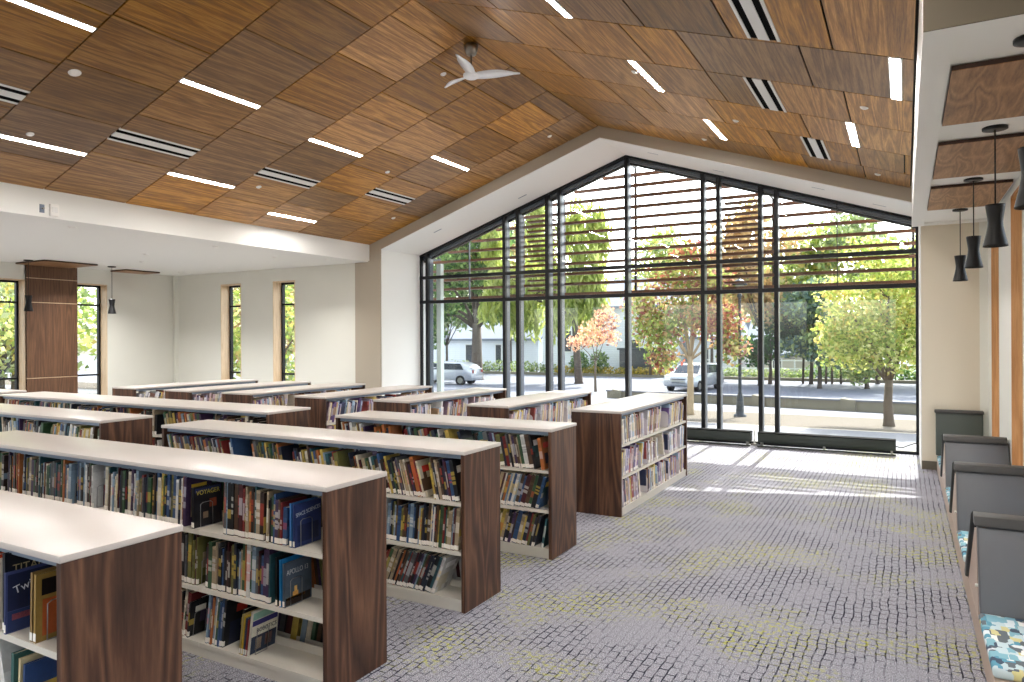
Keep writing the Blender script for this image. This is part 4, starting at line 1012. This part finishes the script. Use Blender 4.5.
# low retaining wall with coping
e = empty('low_concrete_wall', (-5.5, 28.9, -.8)); o = (-5.5, 28.9, -.8)
a_, b__ = Vector((-11.8, 30.05, 0)), Vector((4.0, 26.1, 0)); dr = (b__ - a_).normalized(); nr = Vector((-dr.y, dr.x, 0))
m = MB(); m.prism([a_ + Vector((0, 0, -1.3)), b__ + Vector((0, 0, -1.0)), b__ + Vector((0, 0, -.30)), a_ + Vector((0, 0, -.52))], nr * .3); m.build('wall_body', M_wallc, e, o)
m = MB(); p0, p1 = a_ - nr * .04 - dr * .04, b__ - nr * .04; m.prism([p0 + Vector((0, 0, -.52)), p1 + Vector((0, 0, -.30)), p1 + Vector((0, 0, -.24)), p0 + Vector((0, 0, -.46))], nr * .38); m.build('coping', M_conc, e, o)
for k_, f_ in enumerate((.02, .42, .62, .78)):
    q = a_ + (b__ - a_) * f_; zz_ = -.5 + .22 * f_; m = MB(); m.prism([q - nr * .07 + Vector((0, 0, -1.2)), q - nr * .07 + dr * .5 + Vector((0, 0, -1.2)), q - nr * .07 + dr * .5 + Vector((0, 0, zz_ + .02)), q - nr * .07 + Vector((0, 0, zz_ + .08))], nr * .44); m.build('pier', M_wallc, e, o)
tag(e, 'low weathered concrete wall along the parking lot', 'wall')
m = MB(); m.prism([(-70, 53, -1.2), (40, 53, -1.2), (40, 53, -1.0), (-70, 53, -1.0)], (0, .4, 0)); tag(m.build('far_kerb', M_wallc, None, (-15, 53, -1.2)), 'long grey kerb at the far side of the parking lot', 'kerb')

# lamp post
lx, ly = -4.4, 22.17; lz = zg(ly)
e = empty('street_lamp', (lx, ly, lz))
m = MB(); m.lathe([(.19, 0), (.19, .07), (.13, .09), (.12, .2), (.10, .60), (.075, .68), (.07, .72)], n=12); m.build('base', M_post, e)
m = MB(); m.lathe([(.052, .70), (.045, 2.2), (.042, 3.62), (.07, 3.66), (.07, 3.72), (.04, 3.75)], n=12); m.build('pole', M_post, e)
m = MB(); m.lathe([(.05, 3.74), (.10, 3.78), (.13, 3.86), (.14, 3.98), (.10, 4.02)], n=16); m.build('globe', simple('lamp_glass', (190, 192, 186), .3), e)
m = MB(); m.lathe([(.04, 4.08), (.22, 4.02), (.24, 4.0), (.17, 4.1), (.09, 4.17), (.03, 4.2), (.02, 4.28), (.001, 4.3)], n=16); m.build('hood', M_post, e)
tag(e, 'dark street lamp post standing in the mulch strip outside', 'street lamp')

# trees
def leafmass(blobs, n, size, cols, seed, droop=0.0, shell=.55):
    r = np.random.default_rng(seed); m = MB()
    vol = np.array([b_[3] * b_[4] * b_[5] for b_ in blobs]) ** .8; vol /= vol.sum()
    cl = [lin(c) for c in cols]
    idx = r.choice(len(blobs), n, p=vol)
    for i in idx:
        cx_, cy_, cz_, rx, ry, rz_ = blobs[i]
        v = r.normal(size=3); v /= np.linalg.norm(v); rad = (shell + (1 - shell) * r.random()) if r.random() < .8 else r.random()
        p = np.array([cx_ + rx * v[0] * rad, cy_ + ry * v[1] * rad, cz_ + rz_ * v[2] * rad])
        a = r.normal(size=3); a[2] -= droop; a /= np.linalg.norm(a); b_ = np.cross(a, r.normal(size=3)); b_ /= max(1e-6, np.linalg.norm(b_)); nn = np.cross(a, b_)
        s = size * (.6 + .8 * r.random()); L = s * (1 + droop * .8)
        q = [p - a * L * .5, p + b_ * s * .32 + nn * s * .06, p + a * L * .5, p - b_ * s * .32 + nn * s * .06]
        k = (i * 7 + int(r.random() * 3)) % len(cl) if r.random() < .55 else int(r.random() * len(cl))
        m.poly([tuple(x) for x in q], cl[k])
    return m
def branches(base, fork, tips, r0, seed):
    rr = random.Random(seed); m = MB(); base = Vector(base); fork = Vector(fork)
    mid = (base + fork) / 2 + Vector((rr.uniform(-.05, .05), 0, 0))
    m.tube([base - Vector((0, 0, .1)), base + Vector((0, 0, .12)), mid, fork], [r0 * 1.5, r0 * 1.1, r0 * .9, r0 * .8], 10)
    for tp in tips:
        tp = Vector(tp); d = tp - fork; k1 = fork + d * .35 + Vector((rr.uniform(-.1, .1), rr.uniform(-.1, .1), d.length * .06)); k2 = fork + d * .7 + Vector((rr.uniform(-.12, .12), rr.uniform(-.12, .12), d.length * .05))
        m.tube([fork - Vector((0, 0, r0)), k1, k2, tp], [r0 * .42, r0 * .3, r0 * .2, r0 * .07], 6)
        for _ in range(2):
            e2 = k2 + Vector((rr.uniform(-1, 1), rr.uniform(-1, 1), rr.uniform(.1, .9))) * d.length * .3; m.tube([k2, (k2 + e2) / 2 + Vector((0, 0, .04)), e2], [r0 * .2, r0 * .14, r0 * .05], 5)
    return m
def tree(name, x, y, blobs, n, size, cols, fork, r0, label, seed, cat='tree', group=None, bark=None, droop=0.0, shell=.55, base=None):
    z = zg(y); e = empty(name, (x, y, z)); o = (x, y, z)
    tips = [(b_[0], b_[1], b_[2] + b_[5] * .2) for b_ in blobs][:9]
    branches((x, y, z) if base is None else base, fork, tips, r0, seed).build('trunk', bark or M_bark, e, o)
    leafmass(blobs, n, size, cols, seed, droop, shell).build('foliage', M_leaf, e, o)
    return tag(e, label, cat, group)
YG = [(190, 200, 104), (212, 216, 132), (166, 184, 92), (140, 164, 78), (228, 228, 160), (204, 186, 108)]
tree('yellow_green_tree', -.39, 21.17, [(-.9, 21.3, 1.7, 1.0, 1.0, .8), (-1.45, 21.1, 1.55, .75, .8, .66), (-.2, 21.0, 1.6, .9, .9, .7), (-.6, 21.4, 2.7, 1.05, 1.0, .9), (-1.3, 21.0, 2.4, .9, .9, .8), (.1, 21.2, 2.6, .9, .9, .9), (-.4, 21.0, 3.5, .85, .8, .65), (.5, 21.2, 1.9, .8, .8, .8), (.4, 21.3, 3.7, .9, .8, .8), (-.9, 21.2, 4.2, .8, .8, .5), (-1.6, 21.3, 3.1, .7, .7, .6), (-1.8, 21.2, 2.0, .5, .6, .5)],
     10500, .12, YG, (-.38, 21.17, .75), .12, 'bright yellow green young tree at the right side of the window view', 3, group=None, shell=.3)
MC = [(158, 176, 92), (184, 190, 110), (140, 162, 82), (176, 110, 84), (150, 88, 84), (206, 168, 116), (128, 150, 78), (206, 196, 136), (160, 120, 104)]
tree('red_and_green_tree', -5.88, 22.0, [(-6.9, 22, 2.1, .95, .9, .8), (-7.3, 21.9, 2.9, .8, .9, .8), (-6.0, 22.1, 2.7, 1.0, .9, .9), (-5.0, 22, 2.4, .9, .9, .8), (-6.3, 22, 3.8, 1.0, .9, .7), (-5.3, 22.1, 3.6, .9, .9, .7), (-4.6, 22, 1.6, .6, .7, .6), (-6.7, 22, 1.2, .65, .6, .45), (-5.8, 22, 4.5, .8, .7, .5)],
     7600, .145, MC, (-5.87, 22, 1.3), .11, 'autumn tree with red, orange and green leaves behind the corner bookcase', 5, shell=.3, bark=simple('tan_bark', (176, 158, 130), .9, noise=.15, nscale=10))
tree('orange_sapling', -14.8, 36.0, [(-15.0, 36, 2.1, .9, .9, .8), (-14.2, 36, 2.9, .8, .8, .8), (-15.9, 36, 1.6, .7, .7, .5), (-13.9, 36, 1.9, .6, .7, .5)], 950, .2, [(236, 184, 146), (242, 204, 168), (222, 156, 120), (230, 206, 170), (140, 92, 80)], (-14.8, 36, .6), .07, 'small orange leaved sapling before the white sided house', 7, shell=.4)
GW = [(190, 198, 104), (166, 180, 92), (206, 212, 134), (140, 158, 78), (182, 192, 118)]
wb = []
rw = random.Random(4)
for i in range(38): wb.append((-24.0 + rw.uniform(-1.8, 6.4), 44 + rw.uniform(-2, 2), 6.6 + rw.uniform(-3.6, 3.6), .75, .9, 1.9))
tree('willow_tree', -19.3, 44, wb, 12000, .26, GW, (-19.6, 44, 3.4), .26, 'weeping yellow green willow filling the left middle panes', 9, droop=2.2, shell=.1, bark=M_barkd)
DG = [(86, 120, 70), (106, 140, 80), (132, 162, 92), (68, 100, 60), (156, 180, 108)]
tree('large_green_tree', -28.0, 45, [(-31.5, 45, 6.5, 2.4, 2, 1.8), (-29.0, 45.5, 7.5, 2.6, 2, 2.2), (-26.6, 45, 6.2, 1.8, 1.8, 1.8), (-30.8, 45, 4.2, 1.9, 1.8, 1.1), (-32.2, 44.5, 3.6, 1.6, 1.5, .9), (-29.5, 45, 10.3, 2.6, 2, 2.0), (-26.8, 45, 9.2, 1.8, 2, 1.8), (-26.0, 44.6, 3.6, 1.5, 1.4, .8), (-28.2, 45, 12.4, 2.2, 2, 1.4)],
     9000, .36, DG, (-28.0, 45, 3.0), .42, 'large dark green tree behind the parked car at left', 13, bark=M_barkd, shell=.4)
BT = 'trees beyond the parking lot'
def bgtree(x, y, w, h0, h1, cols, label, seed, n=3000, size=.42, group=BT, name='broadleaf_tree'):
    rr = random.Random(seed); bl = []
    for i in range(10):
        u = rr.random(); zz_ = h0 + (h1 - h0) * (i + .5) / 10; k = math.sin(PI * (.18 + .72 * (i + .5) / 10))
        bl.append((x + rr.uniform(-1, 1) * w * .55 * k, y + rr.uniform(-1, 1) * w * .4, zz_, w * .5 * k + .3, w * .45 * k + .3, (h1 - h0) * .14 + .2))
    tree(name, x, y, bl, n, size, cols, (x, y, max(h0 * .8, zg(y) + 1)), .12, label, seed, group=group, bark=M_barkd, shell=.3)
OB = [(206, 174, 124), (220, 192, 140), (190, 156, 112), (190, 184, 126), (176, 150, 108)]
MG = [(136, 158, 98), (164, 180, 112), (116, 138, 84), (184, 196, 132)]
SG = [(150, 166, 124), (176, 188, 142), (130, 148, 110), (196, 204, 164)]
BG_ = [(104, 128, 118), (90, 114, 104), (126, 148, 126), (84, 108, 88)]
bgtree(-8.1, 47, 3.8, 3.2, 10.4, OB, 'tall orange brown tree behind the street lamp', 21, 4200, .36)
bgtree(-7.8, 49, 2.6, .4, 4.6, [(52, 92, 48), (70, 116, 58), (44, 76, 42)], 'round dark green bush tree left of the lamp post top', 22, 3000, .3)
bgtree(-5.4, 50, 5.0, 1.6, 8.6, MG + YG, 'mid green tree between the two right mullions and the tall pane', 23, 6000, .38)
bgtree(-4.5, 46, 3.6, .6, 5.0, BG_ + MG, 'blue green shaded tree left of the yellow green one', 24, 5200, .34)
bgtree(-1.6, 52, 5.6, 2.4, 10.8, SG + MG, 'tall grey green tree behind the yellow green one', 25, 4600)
bgtree(2.0, 48, 4.5, .6, 8.6, YG + MG, 'leafy tree at the right end of the window view', 26, 4200)
bgtree(-12.3, 52, 3.4, 2.6, 7.6, MG + OB, 'green tree seen over the roofline, centre of the window', 27, 3200)
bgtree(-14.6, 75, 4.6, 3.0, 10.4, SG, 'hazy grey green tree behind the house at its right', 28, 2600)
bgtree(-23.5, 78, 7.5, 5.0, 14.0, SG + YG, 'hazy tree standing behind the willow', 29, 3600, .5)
bgtree(-35.5, 52, 4.2, 1.6, 11.0, DG + SG, 'green tree at the left end of the gable window view', 30, 3600, .5)
bgtree(-2.0, 47, 2.0, -.6, 1.6, MG + [(196, 196, 120)], 'low green shrub under the background trees', 31, 1300, .25)
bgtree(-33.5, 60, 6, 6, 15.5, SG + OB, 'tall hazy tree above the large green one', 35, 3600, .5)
# trees seen through the slit windows and the left wall
bgtree(-27.5, 12.9, 5.0, .4, 6.5, YG + SG, 'yellow green tree outside the window right of the walnut column', 41, 5200, .26, 'trees outside the left wall')
bgtree(-25.5, 9.8, 3.2, 1.2, 6.2, YG + MG, 'sunlit tree outside the window left of walnut column', 42, 3600, .22, 'trees outside the left wall')
bgtree(-26.6, 19.6, 3.0, .2, 6.5, MG + OB, 'autumn tree outside the left slit window', 43, 3200, .22, 'trees outside the slit windows')
bgtree(-21.3, 19.5, 2.6, .2, 6.5, MG + YG, 'green tree outside the right slit window', 44, 3200, .22, 'trees outside the slit windows')
bgtree(-32, 15.5, 4.5, .3, 7.0, SG + MG, 'pale tree farther out beyond the left wall', 45, 3000, .3, 'trees outside the left wall')
bgtree(-34, 27, 6, .3, 9.0, SG + YG, 'wide pale tree far beyond the slit windows', 46, 3600, .36, 'trees outside the slit windows')
bgtree(-26.5, 24.5, 4, .3, 7.5, MG + OB, 'bushy tree beyond both slit windows', 47, 3400, .3, 'trees outside the slit windows')
# hedges at the far kerb
def hedge(x0, x1, y, h, cols, label, seed, n=1500, size=.22):
    rr = random.Random(seed); k = max(2, int((x1 - x0) / 1.2)); bl = [(x0 + (x1 - x0) * (i + .5) / k, y, zg(y) + h * .5, .9, .6, h * .55 + rr.uniform(0, .15)) for i in range(k)]
    e = empty('hedge', ((x0 + x1) / 2, y, zg(y))); o = ((x0 + x1) / 2, y, zg(y))
    leafmass(bl, n, size, cols, seed).build('foliage', M_leaf, e, o)
    m = MB(); [m.tube([(b_[0], b_[1], zg(y) - .05), (b_[0], b_[1], zg(y) + h * .6)], [.06, .03], 5) for b_ in bl]; m.build('stems', M_barkd, e, o)
    tag(e, label, 'hedge', 'shrubs along the far kerb')
hedge(-24.5, -21.0, 54, 1.9, DG, 'dark round shrubs in front of the white house, left', 51)
hedge(-25.5, -16.0, 53.6, .7, [(214, 190, 90), (196, 170, 84), (150, 150, 80)], 'low yellow flowering shrubs along the far kerb', 52, 2400, .16)
hedge(-13.5, -6.0, 54, .7, MG + [(170, 176, 150)], 'low shrubs along the kerb at centre right', 53, 2400, .16)
hedge(-6.0, 6.0, 54.5, 1.1, DG + MG, 'shrubs along the kerb below the background trees at right', 54, 3000, .2)
hedge(-42, -26, 54.5, 1.0, MG, 'shrubs along the kerb at the left behind the car', 55, 2400, .2)
# posts / trunks at the far side
for k_, (x, y) in enumerate(((-5.9, 50), (-4.6, 51), (-4.2, 50.5), (-3.7, 51), (-.9, 50))):
    m = MB(); m.tube([(x, y, -1.2), (x + .05, y, 1), (x, y, 3.2)], [.08, .07, .05], 7)
    tag(m.build('bare_trunk', M_barkd, None, (x, y, -1.2)), 'slim bare trunk, %s from the left, beyond the parking lot at right' % ordinal(k_), 'tree trunk', 'slim trunks beyond the lot')

# houses
def gable_house(name, x0, x1, y0, y1, ze, zr, label, wins, body=M_siding, ridge='x'):
    zb0 = -1.3; o = ((x0 + x1) / 2, (y0 + y1) / 2, zb0); e = empty(name, o)
    m = MB(); m.box(x0, x1, y0, y1, zb0, ze); m.build('walls', body, e, o)
    r = MB(); ov = .5
    if ridge == 'x':
        ym = (y0 + y1) / 2
        m = MB(); m.prism([(x0, y0, ze), (x0, y1, ze), (x0, ym, zr)], (x1 - x0, 0, 0)); m.build('gable_fill', body, e, o)
        for ya in (y0 - ov, y1 + ov): r.prism([(x0 - ov, ya, ze - .25), (x0 - ov, ym, zr), (x0 - ov, ym, zr + .2), (x0 - ov, ya, ze - .05)], (x1 - x0 + 2 * ov, 0, 0))
    else:
        xm = (x0 + x1) / 2
        m = MB(); m.prism([(x0, y0, ze), (x1, y0, ze), (xm, y0, zr)], (0, y1 - y0, 0)); m.build('gable_fill', body, e, o)
        for xa in (x0 - ov, x1 + ov): r.prism([(xa, y0 - ov, ze - .25), (xm, y0 - ov, zr), (xm, y0 - ov, zr + .2), (xa, y0 - ov, ze - .05)], (0, y1 - y0 + 2 * ov, 0))
    r.build('roof', M_roof, e, o)
    for a, c, z0, z1 in wins:
        w = MB(); w.box(a, c, y0 - .06, y0 + .02, z0, z1); wo_ = w.build('window', M_white, e, o)
        w = MB(); w.box(a + .1, c - .1, y0 - .08, y0 - .05, z0 + .1, z1 - .1); w.build('pane', M_carglass, wo_, (0, 0, 0) if False else o)
    return tag(e, label, 'house', 'houses beyond the parking lot')
gable_house('house', -28.5, -17.0, 57, 66, 4.6, 7.0, 'white sided house with grey roof behind the orange sapling', [(-26.8, -25.6, .6, 2.6), (-20.4, -19.4, .2, 1.8)])
gable_house('house', -50, -31.5, 62, 72, 1.9, 4.4, 'long white building behind the parked car at left', [(-36.4, -35.6, -.8, 1.3), (-40, -39, -.8, 1.3)])
gable_house('house', -11.2, -3.5, 60, 68, .6, 3.2, 'low beige building behind the street lamp', [(-9.4, -8.6, -.8, .2)], body=simple('beige_render', (206, 200, 186), .8))
gable_house('house', -16.4, -12.6, 61, 69, 2.0, 3.6, 'small pale house between the red tree and white house', [(-15.4, -14.6, -.4, 1.0)])
m = MB()
e = empty('storage_unit', (-18.6, 54.6, -1.2)); o = (-18.6, 54.6, -1.2)
m = MB(); m.box(-20.2, -17.4, 54.2, 55.8, -1.1, .9); m.build('body', M_bin, e, o); m = MB(); m.box(-20.35, -17.25, 54.05, 55.95, .9, 1.05); m.build('lid', M_post, e, o)
tag(e, 'dark grey slatted enclosure before the white house', 'enclosure')
e = empty('bollard_post', (-17.3, 53.2, -1.2)); m = MB(); m.tube([(0, 0, 0), (0, 0, 2.6)], .12, 8); m.build('shaft', M_bark, e); m = MB(); m.tube([(0, 0, 2.6), (0, 0, 2.7)], .15, 8); m.build('cap', M_post, e); tag(e, 'plain grey post beside the dark enclosure', 'post')

# fence of rails on the far side, centre right
e = empty('rail_fence', (-9, 55.6, -1.2)); o = (-9, 55.6, -1.2)
for z in (-.5, .1):
    m = MB(); m.box(-14, -3, 55.58, 55.64, z, z + .08); m.build('rail', M_siding, e, o)
for k_ in range(9):
    m = MB(); x = -14 + 11 / 8 * k_; m.box(x - .05, x + .05, 55.56, 55.66, -1.2, .25); m.build('post', M_siding, e, o)
tag(e, 'pale rail fence beyond the lot behind the street lamp', 'fence')

# cars
def car(x, y, ang, label, paint, L=4.5, Wd=1.8, H=1.55):
    e = empty('parked_car', (x, y, zg(y)), ang)
    prof = [(-L / 2, .45), (-L / 2 + .02, .75), (-L / 2 + .18, .92), (-L * .28, 1.0), (-L * .14, H - .12), (-L * .05, H), (L * .30, H - .02), (L * .42, H - .25), (L / 2 - .03, 1.0), (L / 2, .6), (L / 2 - .02, .32), (-L / 2 + .1, .3)]
    secs = [(-Wd / 2, .9), (-Wd / 2 + .05, .97), (0, 1.0), (Wd / 2 - .05, .97), (Wd / 2, .9)]
    m = MB(); n = len(prof); vs = []
    for yy, k in secs:
        for px_, pz in prof:
            tuck = (1 - max(0, (pz - 1.0)) * .22); vs.append((px_ * (1 if k > .95 else .985), yy * tuck, .3 + (pz - .3) * (k if pz > 1.0 else 1)))
    fs = []
    for i in range(len(secs) - 1):
        for j in range(n): a, b_ = i * n + j, i * n + (j + 1) % n; fs.append((a, b_, b_ + n, a + n))
    fs.append(tuple(reversed(range(n)))); fs.append(tuple(range((len(secs) - 1) * n, len(secs) * n)))
    m.add(vs, fs, None, True); m.build('body', paint, e)
    for s in (-1, 1):
        g = MB(); yy = s * (Wd / 2 * .935 + .012)
        g.prism([(-L * .24, yy, 1.02), (-L * .02, yy, 1.02), (-L * .02, yy, H - .12), (-L * .12, yy, H - .14)], (0, s * .006, 0)); g.prism([(0.0, yy, 1.02), (L * .36, yy, 1.02), (L * .31, yy, H - .14), (0.0, yy, H - .12)], (0, s * .006, 0)); g.build('side_window', M_carglass, e)
        for xx in (-L * .32, L * .31):
            w = MB(); w.tube([(xx, s * (Wd / 2 - .2), .32), (xx, s * (Wd / 2 + .01), .32)], .33, 20); wh = w.build('wheel', M_rubber, e)
            w = MB(); w.tube([(xx, s * (Wd / 2 + .005), .32), (xx, s * (Wd / 2 + .02), .32)], .19, 14); w.build('rim', M_chrome, wh)
        h_ = MB(); h_.box(-L / 2 - .01, -L / 2 + .1, s * Wd * .36 - .16, s * Wd * .36 + .16, .66, .82); h_.build('headlight', M_disc, e)
        h_ = MB(); h_.box(L / 2 - .08, L / 2 + .005, s * Wd * .4 - .1, s * Wd * .4 + .1, .8, 1.0); h_.build('tail_light', simple('tail_red', (150, 30, 30), .3), e)
    g = MB(); g.prism([(-L * .275 - .012, -Wd * .4, 1.02), (-L * .275 - .012, Wd * .4, 1.02), (-L * .155, Wd * .35, H - .13), (-L * .155, -Wd * .35, H - .13)], (-.012, 0, .012)); g.build('windscreen', M_carglass, e)
    for k in range(3):
        g = MB(); g.box(-L / 2 - .02, -L / 2 + .02, -Wd * .22, Wd * .22, .5 + .1 * k, .55 + .1 * k); g.build('grille_bar', M_post if k != 1 else M_chrome, e)
    return tag(e, label, 'car', 'cars parked in the lot')
car(-26.9, 39.4, math.radians(8), 'pale silver car parked at the left end of the gable window', M_carpaint)
car(-10.9, 41.8, math.radians(82), 'silver car facing the window behind the red leaved tree', M_cargrey, 4.6, 1.85, 1.6)
